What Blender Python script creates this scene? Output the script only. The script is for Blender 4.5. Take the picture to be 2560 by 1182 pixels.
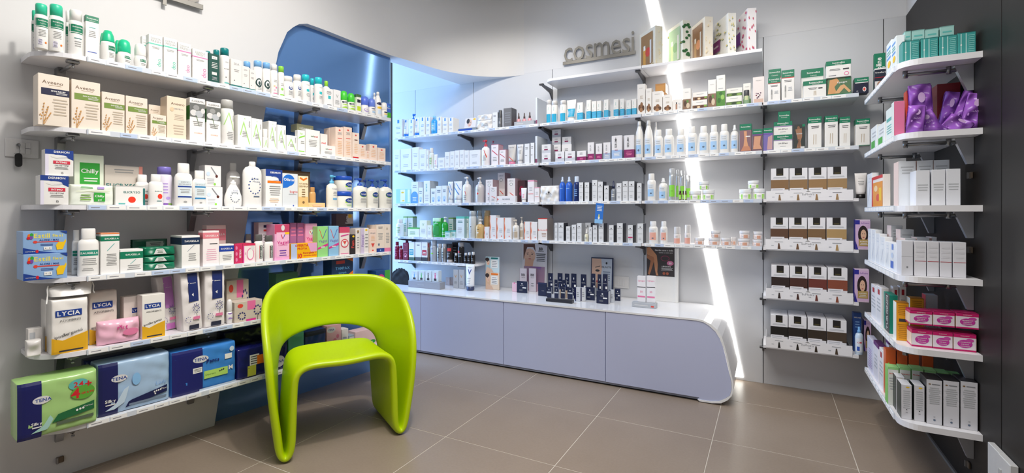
import bpy, math, random
from math import sin, cos, pi, radians, sqrt
for _o in list(bpy.data.objects): bpy.data.objects.remove(_o)
SC = bpy.context.scene
COL = SC.collection
random.seed(7)
# ---------------------------------------------------------------- camera
F, CY, TH, H = 1206.3, 533.1, radians(28.04), 1.1347       # focal length (px of a 2560 frame), horizon row, yaw, eye height
cd = bpy.data.cameras.new('camera'); cam = bpy.data.objects.new('camera', cd); COL.objects.link(cam)
cam.location = (0, 0, H); cam.rotation_euler = (pi/2, 0, TH)
cd.sensor_width = 36; cd.lens = F/2560*36; cd.shift_y = (CY-591)/2560; cd.clip_start = .02
SC.camera = cam
# ---------------------------------------------------------------- world, lights, exposure
SC.view_settings.view_transform = 'Standard'; SC.view_settings.look = 'None'
SC.view_settings.gamma = 1; SC.view_settings.use_curve_mapping = False
SC.view_settings.exposure = 0.42
w = bpy.data.worlds.new('world'); SC.world = w; w.use_nodes = True
w.node_tree.nodes['Background'].inputs[0].default_value = (.93, .95, 1, 1)
w.node_tree.nodes['Background'].inputs[1].default_value = .30
def lamp(name, kind, loc, target, energy, color=(1, 1, 1), **k):
    l = bpy.data.lights.new(name, kind); l.energy = energy; l.color = color
    for a, v in k.items(): setattr(l, a, v)
    o = bpy.data.objects.new(name, l); COL.objects.link(o); o.location = loc
    dx, dy, dz = [target[i]-loc[i] for i in range(3)]
    o.rotation_euler = (math.atan2(sqrt(dx*dx+dy*dy), -dz), 0, math.atan2(-dx, dy))
    return o
lamp('ceiling_light', 'AREA', (-.6, 1.2, 2.95), (-.6, 1.2, 0), 48, (1, .97, .93), shape='RECTANGLE', size=1.6, size_y=1.6)
lamp('ceiling_spot', 'SPOT', (-1.3, 1.0, 2.9), (-2.6, 1.35, 2.0), 48, (1, .95, .88), spot_size=1.5, spot_blend=.8, shadow_soft_size=.05)
lamp('ceiling_spot', 'SPOT', (-1.5, 2.3, 2.9), (-1.9, 3.5, 1.7), 45, (1, .96, .9), spot_size=1.3, spot_blend=.7, shadow_soft_size=.05)
lamp('ceiling_spot', 'SPOT', (-.9, 1.3, 2.9), (-1.9, 1.7, 0), 60, (1, .95, .88), spot_size=1.2, spot_blend=.6, shadow_soft_size=.04)
lamp('ceiling_spot', 'SPOT', (-.1, 2.3, 2.9), (.1, 3.5, 1.2), 30, (1, .97, .93), spot_size=1.4, spot_blend=.7, shadow_soft_size=.05)
lamp('passage_daylight', 'AREA', (-4.5, 3.0, 1.5), (-2.6, 3.3, 1.4), 95, (.30, .56, 1), shape='RECTANGLE', size=1.4, size_y=2.4)
# ---------------------------------------------------------------- measuring helpers: a picture point to a point on a real plane
def ray(px):
    r = (px-1280)/F
    return (r*cos(TH)-sin(TH), r*sin(TH)+cos(TH))
class Frame:
    """a shelf front: point p on its front line, a = direction left to right, i = direction into the wall"""
    def __init__(s, p, ang): s.p = p; s.ang = ang; s.a = (cos(ang), sin(ang)); s.i = (-sin(ang), cos(ang))
    def hit(s, px, d=0.0):
        q = (s.p[0]+s.i[0]*d, s.p[1]+s.i[1]*d); u, v = ray(px)
        Z = (q[0]*s.i[0]+q[1]*s.i[1])/(u*s.i[0]+v*s.i[1])
        return (u*Z, v*Z, Z)
    def along(s, px, d=0.0):
        x, y, Z = s.hit(px, d); return ((x-s.p[0])*s.a[0]+(y-s.p[1])*s.a[1], Z)
    def at(s, t, d): return (s.p[0]+s.a[0]*t+s.i[0]*d, s.p[1]+s.a[1]*t+s.i[1]*d)
def zed(py, Z): return H+(CY-py)*Z/F
LEFT = Frame((-2.5634, 0), math.atan2(1, .1304)); BACK = Frame((0, 3.384), 0)
END = Frame((0, 2.469), 0); WING = Frame((.47, 0), -pi/2); COUNTER = Frame((0, 3.09), 0)
WALL_B = 3.634; WALL_R = .72; WD = .2515
def floorpt(px, py, z=0.0):
    Z = (z-H)*F/(CY-py); u, v = ray(px); return (u*Z, v*Z)
# ---------------------------------------------------------------- materials
MC = {}
def lin(h):
    h = h.lstrip('#')
    f = lambda c: c/12.92 if c <= .04045 else ((c+.055)/1.055)**2.4
    return tuple(f(int(h[i:i+2], 16)/255) for i in (0, 2, 4))
def mat(col, rough=.45, metal=0.0, trans=0.0, emit=0.0, noise=.04, scale=40, bump=0.0, spec=.5):
    key = (col, rough, metal, trans, emit, noise, scale, bump, spec)
    if key in MC: return MC[key]
    m = bpy.data.materials.new('surface_'+col.lstrip('#')); m.use_nodes = True; nt = m.node_tree; b = nt.nodes['Principled BSDF']
    c = lin(col)
    b.inputs['Roughness'].default_value = rough; b.inputs['Metallic'].default_value = metal
    b.inputs['Transmission Weight'].default_value = trans; b.inputs['Specular IOR Level'].default_value = spec
    if noise:
        n = nt.nodes.new('ShaderNodeTexNoise'); n.inputs['Scale'].default_value = scale; n.inputs['Detail'].default_value = 2
        r = nt.nodes.new('ShaderNodeMixRGB'); r.blend_type = 'MIX'
        tc = nt.nodes.new('ShaderNodeTexCoord'); nt.links.new(tc.outputs['Object'], n.inputs['Vector'])
        r.inputs[1].default_value = tuple(x*(1-noise) for x in c)+(1,); r.inputs[2].default_value = tuple(min(1, x*(1+noise)) for x in c)+(1,)
        nt.links.new(n.outputs[0], r.inputs[0]); nt.links.new(r.outputs[0], b.inputs['Base Color'])
        if bump:
            bp = nt.nodes.new('ShaderNodeBump'); bp.inputs['Strength'].default_value = bump; bp.inputs['Distance'].default_value = .002
            nt.links.new(n.outputs[0], bp.inputs['Height']); nt.links.new(bp.outputs[0], b.inputs['Normal'])
    else: b.inputs['Base Color'].default_value = c+(1,)
    if emit: b.inputs['Emission Color'].default_value = c+(1,); b.inputs['Emission Strength'].default_value = emit
    MC[key] = m; return m
# palette letters for the packaging
PAL = dict(W='#f2f0ec', w='#dcdad8', G='#0c7a58', g='#7fae45', L='#a6d83a', N='#1b2050', n='#141a33', B='#2a55b8', b='#6fb4e6', c='#27b5c9',
           a='#7fd6c0', T='#1f6f6c', t='#5fb3ad', R='#d0202c', r='#e0483c', P='#e87fa8', p='#f3bcd0', M='#a01c6a', m='#d9348c', V='#7a4aa8', v='#b49ad8',
           O='#ef7a1a', o='#f3c39a', Y='#f6c81e', y='#f0e05a', K='#1a1a1c', k='#3a3a3e', S='#8b8d92', s='#b9bcc0', C='#efe2d2', q='#e3c9a4', F='#6a4a2c',
           f='#a98a5c', E='#7a1630', e='#5a2a20', H='#8a6a40', Q='#4a2e22', A='#f6d49a', D='#5f6f86', d='#cfe0f2', X='#9a9a98', U='#1d3f8f', u='#86aee0',
           I='#35a83a', i='#8ed44a', J='#b28a72', j='#dca890', Z='#3f6b3a', z='#c9cfa0', l='#e9e4f4', x='#c7b7a2')
def pm(c, rough=None):
    h = PAL.get(c, c)
    return mat(h, rough if rough is not None else .38, noise=.02, scale=25)
# ---------------------------------------------------------------- mesh collecting
class MB:
    def __init__(s): s.v = []; s.f = []; s.m = []; s.sm = []; s.mats = []
    def mi(s, m):
        if m not in s.mats: s.mats.append(m)
        return s.mats.index(m)
    def add(s, vs, fs, m, smooth=False):
        k = len(s.v); s.v += vs; i = s.mi(m)
        for f in fs: s.f.append(tuple(k+j for j in f)); s.m.append(i); s.sm.append(smooth)
    def box(s, x0, x1, y0, y1, z0, z1, m, bev=0.0):
        if bev <= 0:
            vs = [(x, y, z) for z in (z0, z1) for y in (y0, y1) for x in (x0, x1)]
            s.add(vs, [(0, 2, 3, 1), (4, 5, 7, 6), (0, 1, 5, 4), (2, 6, 7, 3), (0, 4, 6, 2), (1, 3, 7, 5)], m); return
        b = min(bev, (x1-x0)/3, (y1-y0)/3, (z1-z0)/3); vs = []; idx = {}
        for zi, z in enumerate((z0, z1)):
            for yi, y in enumerate((y0, y1)):
                for xi, x in enumerate((x0, x1)):
                    sx, sy, sz = (1, -1)[xi], (1, -1)[yi], (1, -1)[zi]
                    idx[xi, yi, zi, 'x'] = len(vs); vs.append((x, y+sy*b, z+sz*b))
                    idx[xi, yi, zi, 'y'] = len(vs); vs.append((x+sx*b, y, z+sz*b))
                    idx[xi, yi, zi, 'z'] = len(vs); vs.append((x+sx*b, y+sy*b, z))
        g = lambda a, c, d, t: idx[a, c, d, t]
        fs = [tuple(g(X, a, c, 'x') for a, c in ((0, 0), (1, 0), (1, 1), (0, 1))) for X in (0, 1)]
        fs += [tuple(g(a, Y, c, 'y') for a, c in ((0, 0), (1, 0), (1, 1), (0, 1))) for Y in (0, 1)]
        fs += [tuple(g(a, c, Z, 'z') for a, c in ((0, 0), (1, 0), (1, 1), (0, 1))) for Z in (0, 1)]
        for a in (0, 1):
            for c in (0, 1):
                fs.append((g(a, c, 0, 'x'), g(a, c, 1, 'x'), g(a, c, 1, 'y'), g(a, c, 0, 'y')))
                fs.append((g(a, 0, c, 'x'), g(a, 1, c, 'x'), g(a, 1, c, 'z'), g(a, 0, c, 'z')))
                fs.append((g(0, a, c, 'y'), g(1, a, c, 'y'), g(1, a, c, 'z'), g(0, a, c, 'z')))
                for d in (0, 1): fs.append((g(a, c, d, 'x'), g(a, c, d, 'y'), g(a, c, d, 'z')))
        s.add(vs, fs, m); s.dirty = True
    def lathe(s, prof, m, rx=1.0, ry=1.0, n=18, cx=0.0, cy=0.0):
        vs = []; fs = []
        for r, z in prof:
            for k in range(n): t = 2*pi*k/n; vs.append((cx+r*rx*cos(t), cy+r*ry*sin(t), z))
        for j in range(len(prof)-1):
            for k in range(n):
                a, b2 = j*n+k, j*n+(k+1) % n; fs.append((a, b2, b2+n, a+n))
        if prof[0][0] > 1e-5: fs.append(tuple(range(n-1, -1, -1)))
        if prof[-1][0] > 1e-5: fs.append(tuple((len(prof)-1)*n+k for k in range(n)))
        s.add(vs, fs, m, True)
    def prism(s, pts, m, axis='x', lo=0.0, hi=1.0, smooth=False):
        """polygon pts in the plane across axis, drawn out from lo to hi"""
        n = len(pts); mk = {'x': lambda p, t: (t, p[0], p[1]), 'y': lambda p, t: (p[0], t, p[1]), 'z': lambda p, t: (p[0], p[1], t)}[axis]
        vs = [mk(p, lo) for p in pts]+[mk(p, hi) for p in pts]
        s.add(vs, [tuple(range(n)), tuple(range(2*n-1, n-1, -1))], m)
        s.add(vs, [(k, (k+1) % n, n+(k+1) % n, n+k) for k in range(n)], m, smooth); s.dirty = True
    def tube(s, pts, rad, m, n=8):
        vs = []; fs = []
        for j, p in enumerate(pts):
            a = pts[max(0, j-1)]; c = pts[min(len(pts)-1, j+1)]
            d = [c[k]-a[k] for k in range(3)]; L = sqrt(sum(t*t for t in d)) or 1; d = [t/L for t in d]
            u = (0, 0, 1) if abs(d[2]) < .9 else (1, 0, 0)
            e = (d[1]*u[2]-d[2]*u[1], d[2]*u[0]-d[0]*u[2], d[0]*u[1]-d[1]*u[0]); L = sqrt(sum(t*t for t in e)); e = [t/L for t in e]
            g = (d[1]*e[2]-d[2]*e[1], d[2]*e[0]-d[0]*e[2], d[0]*e[1]-d[1]*e[0])
            for k in range(n):
                t = 2*pi*k/n; vs.append(tuple(p[q]+rad*(e[q]*cos(t)+g[q]*sin(t)) for q in range(3)))
        for j in range(len(pts)-1):
            for k in range(n): a, b2 = j*n+k, j*n+(k+1) % n; fs.append((a, b2, b2+n, a+n))
        fs += [tuple(range(n)), tuple((len(pts)-1)*n+k for k in range(n-1, -1, -1))]
        s.add(vs, fs, m, True)
    def build(s, name, parent=None, loc=(0, 0, 0), rot=0.0):
        me = bpy.data.meshes.new(name); me.from_pydata(s.v, [], s.f)
        for m in s.mats: me.materials.append(m)
        me.polygons.foreach_set('material_index', s.m); me.polygons.foreach_set('use_smooth', s.sm)
        if getattr(s, 'dirty', False):
            import bmesh
            bm = bmesh.new(); bm.from_mesh(me); bmesh.ops.recalc_face_normals(bm, faces=bm.faces); bm.to_mesh(me); bm.free()
        me.update()
        o = bpy.data.objects.new(name, me); COL.objects.link(o); o.location = loc; o.rotation_euler = (0, 0, rot)
        if parent: o.parent = parent
        return o
def tag(o, label=None, cat=None, group=None, kind=None):
    for k, v in (('label', label), ('category', cat), ('group', group), ('kind', kind)):
        if v: o[k] = v
    return o
def empty(name, loc=(0, 0, 0), rot=0.0):
    o = bpy.data.objects.new(name, None); COL.objects.link(o); o.location = loc; o.rotation_euler = (0, 0, rot); o.empty_display_size = .05
    return o
# ---------------------------------------------------------------- lettering: every glyph turned to a mesh once
GLY = {}
CH = "ABCDEFGHIJKLMNOPQRSTUVWXYZabcdefghijklmnopqrstuvwxyz0123456789+.-&%/°!'"
_tmp = []
for wt, off in ((0, 0.0), (1, .022)):
    for k, c in enumerate(CH):
        cu = bpy.data.curves.new('g', 'FONT'); cu.body = c; cu.size = 1; cu.resolution_u = 2; cu.offset = off
        o = bpy.data.objects.new('g', cu); COL.objects.link(o); _tmp.append((wt, c, o))
bpy.context.view_layer.update(); _dg = bpy.context.evaluated_depsgraph_get()
for wt, c, o in _tmp:
    me = bpy.data.meshes.new_from_object(o.evaluated_get(_dg))
    vs = [(v.co.x, v.co.y) for v in me.vertices]; fs = [tuple(p.vertices) for p in me.polygons]
    x0 = min(v[0] for v in vs); x1 = max(v[0] for v in vs)
    GLY[wt, c] = ([(x-x0, y) for x, y in vs], fs, x1-x0)
    cu = o.data; bpy.data.objects.remove(o); bpy.data.curves.remove(cu); bpy.data.meshes.remove(me)
def text2d(s, gap=.075):
    """flat lettering: vertices with capital height about .7, faces, width"""
    wt = 1 if s.startswith('*') else 0; s = s.lstrip('*'); V = []; Fs = []; x = 0
    for c in s:
        if c == ' ' or (wt, c) not in GLY: x += .3; continue
        vs, fs, wd = GLY[wt, c]; k = len(V); V += [(a+x, b) for a, b in vs]; Fs += [tuple(k+j for j in f) for f in fs]; x += wd+gap
    return V, Fs, max(.1, x-gap)
LIFT = .0004
def decals(mb, dec, w, h, surf, dep, kind):
    """flat print laid on the front: surf(x, z) gives the depth of the front surface there"""
    for n, d in enumerate(dec):
        off = LIFT*(1+.35*n); t = d[0]
        P = lambda u, v: (u-.5)*w
        def put(pts2, fs, c, rough=.45):
            mb.add([(x, surf(x, z)-off, z) for x, z in pts2], fs, pm(c, rough))
        def grid(x0, z0, x1, z1, c):
            nx = 1 if kind == 'carton' else max(1, int((x1-x0)*(10 if kind == 'lathe' else 22))); nz = 1 if kind in ('carton', 'lathe') else max(1, int((z1-z0)*18))
            if kind == 'lathe': nz = max(1, int((z1-z0)*5))
            pts = [((x0+(x1-x0)*i/nx-.5)*w, (z0+(z1-z0)*j/nz)*h) for j in range(nz+1) for i in range(nx+1)]
            put(pts, [(j*(nx+1)+i, j*(nx+1)+i+1, (j+1)*(nx+1)+i+1, (j+1)*(nx+1)+i) for j in range(nz) for i in range(nx)], c)
        if t == 'r': grid(*d[1:6])
        elif t == 'b':
            z0, z1, c = d[1:4]; grid(0.0 if kind == 'carton' else .03, z0, 1.0 if kind == 'carton' else .97, z1, c)
            if kind == 'carton':
                for sx in (-1, 1):
                    x = sx*(w/2+off); mb.add([(x, 0, z0*h), (x, dep, z0*h), (x, dep, z1*h), (x, 0, z1*h)], [(0, 1, 2, 3)], pm(c))
                if z1 > .985: mb.add([(-w/2, 0, h+off), (w/2, 0, h+off), (w/2, dep, h+off), (-w/2, dep, h+off)], [(0, 1, 2, 3)], pm(c))
        elif t == 'top':
            mb.add([(-w/2, 0, h+off), (w/2, 0, h+off), (w/2, dep, h+off), (-w/2, dep, h+off)], [(0, 1, 2, 3)], pm(d[1]))
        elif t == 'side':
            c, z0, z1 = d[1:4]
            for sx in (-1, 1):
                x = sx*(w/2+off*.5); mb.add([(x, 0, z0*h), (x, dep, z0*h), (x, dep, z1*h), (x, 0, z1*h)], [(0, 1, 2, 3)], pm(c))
        elif t == 'e':
            cx, cz, rx, rz, c = d[1:6]; k = 18
            if kind == 'carton': put([((cx-.5)*w+rx*w*cos(2*pi*i/k), (cz+rz*sin(2*pi*i/k))*h) for i in range(k)], [tuple(range(k))], c)
            else:
                rs = (.25, .5, .75, 1); pts = [((cx-.5)*w, cz*h)]+[((cx-.5)*w+q*rx*w*cos(2*pi*i/k), (cz+q*rz*sin(2*pi*i/k))*h) for q in rs for i in range(k)]
                put(pts, [(0, 1+i, 1+(i+1) % k) for i in range(k)]+[(1+j*k+i, 1+(j+1)*k+i, 1+(j+1)*k+(i+1) % k, 1+j*k+(i+1) % k) for j in range(3) for i in range(k)], c)
        elif t == 'p':
            pp = [((u-.5)*w, v*h) for u, v in d[1]]
            if kind == 'carton' or max(p_[0] for p_ in pp)-min(p_[0] for p_ in pp) < .1*w: put(pp, [tuple(range(len(pp)))], d[2])
            else:      # thin vertical slices so that the print follows the curved surface
                xa, xb = min(p_[0] for p_ in pp), max(p_[0] for p_ in pp); k = 14
                def span(x):
                    zs = []
                    for (u0, v0), (u1, v1) in zip(pp, pp[1:]+pp[:1]):
                        if min(u0, u1) <= x <= max(u0, u1): zs += [v0, v1] if abs(u1-u0) < 1e-9 else [v0+(v1-v0)*(x-u0)/(u1-u0)]
                    return (min(zs), max(zs)) if zs else None
                prev = None
                for i in range(k+1):
                    x = xa+(xb-xa)*i/k; sp = span(min(max(x, xa+1e-7), xb-1e-7))
                    if sp and prev:
                        (xp, (l0, l1)) = prev; pts = []; m_ = 6
                        for j in range(m_+1): pts += [(xp, l0+(l1-l0)*j/m_), (x, sp[0]+(sp[1]-sp[0])*j/m_)]
                        put(pts, [(2*j, 2*j+1, 2*j+3, 2*j+2) for j in range(m_)], d[2])
                    if sp: prev = (x, sp)
        elif t == 't':
            s, cx, cz, mw, mh, c = d[1:7]; rot = d[7] if len(d) > 7 else 0
            V, Fs, tw = text2d(s); W_, H_ = (mw*w, mh*h)
            if rot: sc = min(H_/tw, W_/.75)
            else: sc = min(W_/tw, H_/.75)
            pts = [((x-tw/2)*sc, (y-.35)*sc) for x, y in V]
            if rot: pts = [(-y, x) for x, y in pts]
            if len(d) > 8: ca, sa = cos(d[8]), sin(d[8]); pts = [(x*ca-y*sa, x*sa+y*ca) for x, y in pts]
            put([(x+(cx-.5)*w, y+cz*h) for x, y in pts], Fs, c)
        elif t == 'l':
            x0, z0, x1, z1, k, c = d[1:7]; rr = random.Random(int(x0*97+z0*991+k))
            for i in range(k):
                zc = z1-(z1-z0)*(i+.5)/k; hh = (z1-z0)/k*.2; m_ = rr.uniform(0, .25)*(x1-x0)
                grid(x0+m_*.5, zc-hh, x1-m_*.5, zc+hh, c)
# ================================================================= THE ROOM
WHITE = mat('#d9d8d8', .6, noise=.015, scale=3); GREY = mat('#d1d2d5', .55, noise=.015, scale=3)
def struct(name, mb, parent=None):
    o = mb.build(name, parent)
    if not parent: o['kind'] = 'structure'
    return o
# floor: grout bed and square tiles
fm = MB(); fm.box(-5.2, 1.6, -1.4, 4.4, -.06, -.0012, mat('#d6cfc4', .7, noise=.05)); floor = struct('floor', fm)
def tile_material():
    m = bpy.data.materials.new('porcelain_tile'); m.use_nodes = True; nt = m.node_tree; p = nt.nodes['Principled BSDF']; p.inputs['Roughness'].default_value = .38
    g = nt.nodes.new('ShaderNodeNewGeometry'); n1 = nt.nodes.new('ShaderNodeTexNoise'); n1.inputs['Scale'].default_value = 2.2; n1.inputs['Detail'].default_value = 6
    n2 = nt.nodes.new('ShaderNodeTexNoise'); n2.inputs['Scale'].default_value = 90; n2.inputs['Detail'].default_value = 3
    nt.links.new(g.outputs['Position'], n1.inputs['Vector']); nt.links.new(g.outputs['Position'], n2.inputs['Vector'])
    a = nt.nodes.new('ShaderNodeMixRGB'); a.inputs[1].default_value = lin('#8f7f70')+(1,); a.inputs[2].default_value = lin('#a49485')+(1,); nt.links.new(n1.outputs[0], a.inputs[0])
    c = nt.nodes.new('ShaderNodeMixRGB'); c.blend_type = 'MULTIPLY'; c.inputs[0].default_value = .18; nt.links.new(a.outputs[0], c.inputs[1]); nt.links.new(n2.outputs[0], c.inputs[2])
    nt.links.new(c.outputs[0], p.inputs['Base Color'])
    bp = nt.nodes.new('ShaderNodeBump'); bp.inputs['Strength'].default_value = .05; nt.links.new(n2.outputs[0], bp.inputs['Height']); nt.links.new(bp.outputs[0], p.inputs['Normal'])
    return m
TX, TY, TS, G = -2.0511, 2.6064, .6, .0016
tb = MB(); tb.box(G, TS-G, G, TS-G, -.009, 0, tile_material(), .0009); first = None
for i in range(-4, 5):
    for j in range(-5, 3):
        x, y = TX+i*TS, TY+j*TS
        if x > .8 or y > 3.7 or x < -4.2: continue
        if first is None: first = tb.build('tile', floor); o = first
        else: o = bpy.data.objects.new('tile', first.data); COL.objects.link(o); o.parent = floor
        o.location = (x, y, 0)
# back wall: plain upper wall, panels below with thin open joints that hold the bracket rails
ST = 2.31
bw = MB(); bw.box(-5.2, WALL_R+.15, WALL_B+.012, WALL_B+.16, 0, 3.0, mat('#3c3d40', .6)); bw.box(-5.2, WALL_R, WALL_B, WALL_B+.014, ST, 3.0, mat('#d5d5d7', .55, noise=.015, scale=3))
wall_back = struct('wall_back', bw)
JX = [-4.2, -2.983, -2.327, -1.562, -.822, -.034, .612, WALL_R]
for k in range(len(JX)-1):
    p = MB(); g0 = .0022 if k else 0; g1 = .0022 if k < len(JX)-2 else 0
    p.box(JX[k]+g0, JX[k+1]-g1, WALL_B, WALL_B+.013, 0.0, ST, GREY, .0008); p.build('panel', wall_back)
# left wall: dark blue lacquered wall, white cladding with a slanting arched edge standing proud of it
AL = LEFT.ang; ax, ay = LEFT.a; ix, iy = LEFT.i
def blue_glass():
    m = bpy.data.materials.new('blue_lacquered_glass'); m.use_nodes = True; p = m.node_tree.nodes['Principled BSDF']
    p.inputs['Base Color'].default_value = lin('#6b98d4')+(1,); p.inputs['Roughness'].default_value = .1; p.inputs['Metallic'].default_value = .5; p.inputs['Coat Weight'].default_value = .3; p.inputs['Coat Roughness'].default_value = .05
    p.inputs['Specular IOR Level'].default_value = .8
    return m
def lwall(t, dd): return LEFT.at(t, dd)
def lprism(pts, lo, hi, m, name, parent=None, smooth=False):
    """polygon of (along, height) points drawn out between two depths behind the left shelf fronts"""
    mb = MB(); n = len(pts); vs = [lwall(a_, lo)+(z,) for a_, z in pts]+[lwall(a_, hi)+(z,) for a_, z in pts]
    mb.add(vs, [tuple(range(n)), tuple(range(2*n-1, n-1, -1))], m); mb.add(vs, [(k, (k+1) % n, n+(k+1) % n, n+k) for k in range(n)], m, smooth); mb.dirty = True
    return struct(name, mb, parent)
TL = LEFT.along(975, WD+.05)[0]           # where the blue wall ends and the passage opens
lprism([(-1.2, 0), (TL, 0), (TL, 2.36), (-1.2, 2.36)], WD+.05, WD+.14, blue_glass(), 'wall_left')
e0 = MB(); a0 = lwall(TL, WD+.06); tm = mat('#3d4a5c', .3)
lprism([(TL+.001, 0), (TL+.028, 0), (TL+.028, 2.27), (TL+.001, 2.27)], WD+.055, WD+.14, tm, 'trim_1')
lprism([(TL-.006, .0), (TL+.001, .0), (TL+.001, 2.29), (TL-.006, 2.29)], WD+.044, WD+.0499, mat('#9fc4ee', .2), 'trim_2')
arch = []                                  # visible edge of the cladding, measured on its face
for px, py in [(718, 80), (696, 130), (691, 155), (669, 241), (646, 377), (622, 524), (598, 669), (536, 1064)]:
    s_, Z_ = LEFT.along(px, WD); arch.append((s_, max(0, zed(py, Z_))))
arch[-1] = (arch[-1][0], 0.0)
top = []
for px, py in [(975, 136), (880, 102), (820, 78), (790, 65), (768, 58), (748, 60), (733, 68)]:
    s_, Z_ = LEFT.along(px, WD); top.append((s_, zed(py, Z_)))
zt = 2.30; top = [(s_, min(z_, zt+.02)) for s_, z_ in top]
upper = [(-1.2, 3.0), (-1.2, 0.0)]+arch[::-1]+top[::-1]
upper[-1] = (upper[-1][0], zt)
poly = upper+[(top[0][0], 3.0)]
lprism(poly, WD, WD+.05, WHITE, 'trim_3')
# bulkhead above the passage: curved in plan from the left cladding to the back wall, flat underside
s_end = top[0][0]; p0 = lwall(s_end, WD)
front = [p0, (-2.425, 2.88), (-2.397, 3.027), (-2.365, 3.173), (-2.31, 3.31), (-2.225, 3.44), (-2.15, 3.515), (-2.07, 3.57), (-2.0, 3.602), (-1.93, 3.622), (-1.87, 3.631), (-1.82, 3.6338)]
def smooth2(pts, n=3):
    for _ in range(n):
        q = [pts[0]]
        for a_, b_ in zip(pts, pts[1:]): q += [(a_[0]*.75+b_[0]*.25, a_[1]*.75+b_[1]*.25), (a_[0]*.25+b_[0]*.75, a_[1]*.25+b_[1]*.75)]
        pts = q+[pts[-1]]
    return pts
front = smooth2(front, 2)[:-1]+[(-1.82, 3.6341)]
bk = [(-2.47, 3.634), lwall(s_end, WD+.12)]
mb = MB(); n = len(front); vs = [p+(zt,) for p in front]+[p+(3.0,) for p in front]
mb.add(vs, [(k, k+1, n+k+1, n+k) for k in range(n-1)], WHITE, True)
poly2 = front+bk
mb.add([p+(zt,) for p in poly2], [tuple(range(len(poly2)))], WHITE)
mb.add([bk[0]+(zt,), bk[1]+(zt,), bk[1]+(3.0,), bk[0]+(3.0,)], [(0, 1, 2, 3)], WHITE)
struct('trim_4', mb)
# right wall: dark boards up to the same line, pale wall above
def board_material():
    m = bpy.data.materials.new('dark_laminate'); m.use_nodes = True; nt = m.node_tree; p = nt.nodes['Principled BSDF']; p.inputs['Roughness'].default_value = .5; p.inputs['Specular IOR Level'].default_value = .3
    tc = nt.nodes.new('ShaderNodeTexCoord'); mp = nt.nodes.new('ShaderNodeMapping'); mp.inputs['Scale'].default_value = (60, 60, 8)
    n = nt.nodes.new('ShaderNodeTexNoise'); n.inputs['Scale'].default_value = 9; n.inputs['Detail'].default_value = 5
    nt.links.new(tc.outputs['Object'], mp.inputs['Vector']); nt.links.new(mp.outputs[0], n.inputs['Vector'])
    a = nt.nodes.new('ShaderNodeMixRGB'); a.inputs[1].default_value = lin('#100e0d')+(1,); a.inputs[2].default_value = lin('#211d1b')+(1,); nt.links.new(n.outputs[0], a.inputs[0]); nt.links.new(a.outputs[0], p.inputs['Base Color'])
    return m
rw = MB(); rw.box(WALL_R+.012, WALL_R+.15, -1.4, WALL_B, 0, 3.0, mat('#141312', .6)); rw.box(WALL_R, WALL_R+.013, -1.4, WALL_B, ST, 3.0, WHITE); wall_right = struct('wall_right', rw)
BM = board_material(); yj = 2.302
for y0, y1 in ((yj+.003, WALL_B), (yj-1.2, yj-.003), (-1.4, yj-1.206)):
    p = MB(); p.box(WALL_R, WALL_R+.012, y0, y1, 0, ST, BM, .0008); p.build('panel', wall_right)
bb = MB(); bb.box(WALL_R-.008, WALL_R, -.5, WALL_B, 0, .012, mat('#77736f', .5)); struct('baseboard_right', bb)
cl = MB(); cl.box(-2.95, WALL_R+.15, -1.4, WALL_B+.16, 3.0, 3.06, mat('#eeeeec', .7, noise=.01)); cl.box(-5.2, -2.95, -1.4, WALL_B+.16, 3.0, 3.06, mat('#eeeeec', .7, noise=.01)); struct('ceiling', cl)
pw = MB(); pw.box(-2.9, -2.84, -1.4, -1.36, 0, .1, WHITE)
# light line let into the back wall
def strip_pts(a, b_, z0, z1):
    (xa, za), (xb, zb) = a, b_
    f = lambda z: xa+(xb-xa)*(z-za)/(zb-za)
    return f(z0), f(z1)
def on_back(px, py): s_, Z_ = BACK.along(px, WALL_B-3.384); return (s_, zed(py, Z_))
LM = mat('#fffdf6', .4, emit=6.0, noise=0); WM = .041
lo_a, lo_b = on_back(1678, 160), on_back(1804, 760)
up_a, up_b = on_back(1629, 0), on_back(1643, 62)
mb = MB()
for (A_, B_, z0, z1) in ((lo_a, lo_b, .02, 2.23), (up_a, up_b, 2.235, 2.99)):
    xa, xb = strip_pts(A_, B_, z0, z1)
    mb.prism([(xa-WM, z0), (xa+WM, z0), (xb+WM, z1), (xb-WM, z1)], LM, 'y', WALL_B-.004, WALL_B+.001)
ls = mb.build('light_line'); tag(ls, 'slanting white light line let into the back wall behind the shelves', 'light')
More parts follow.
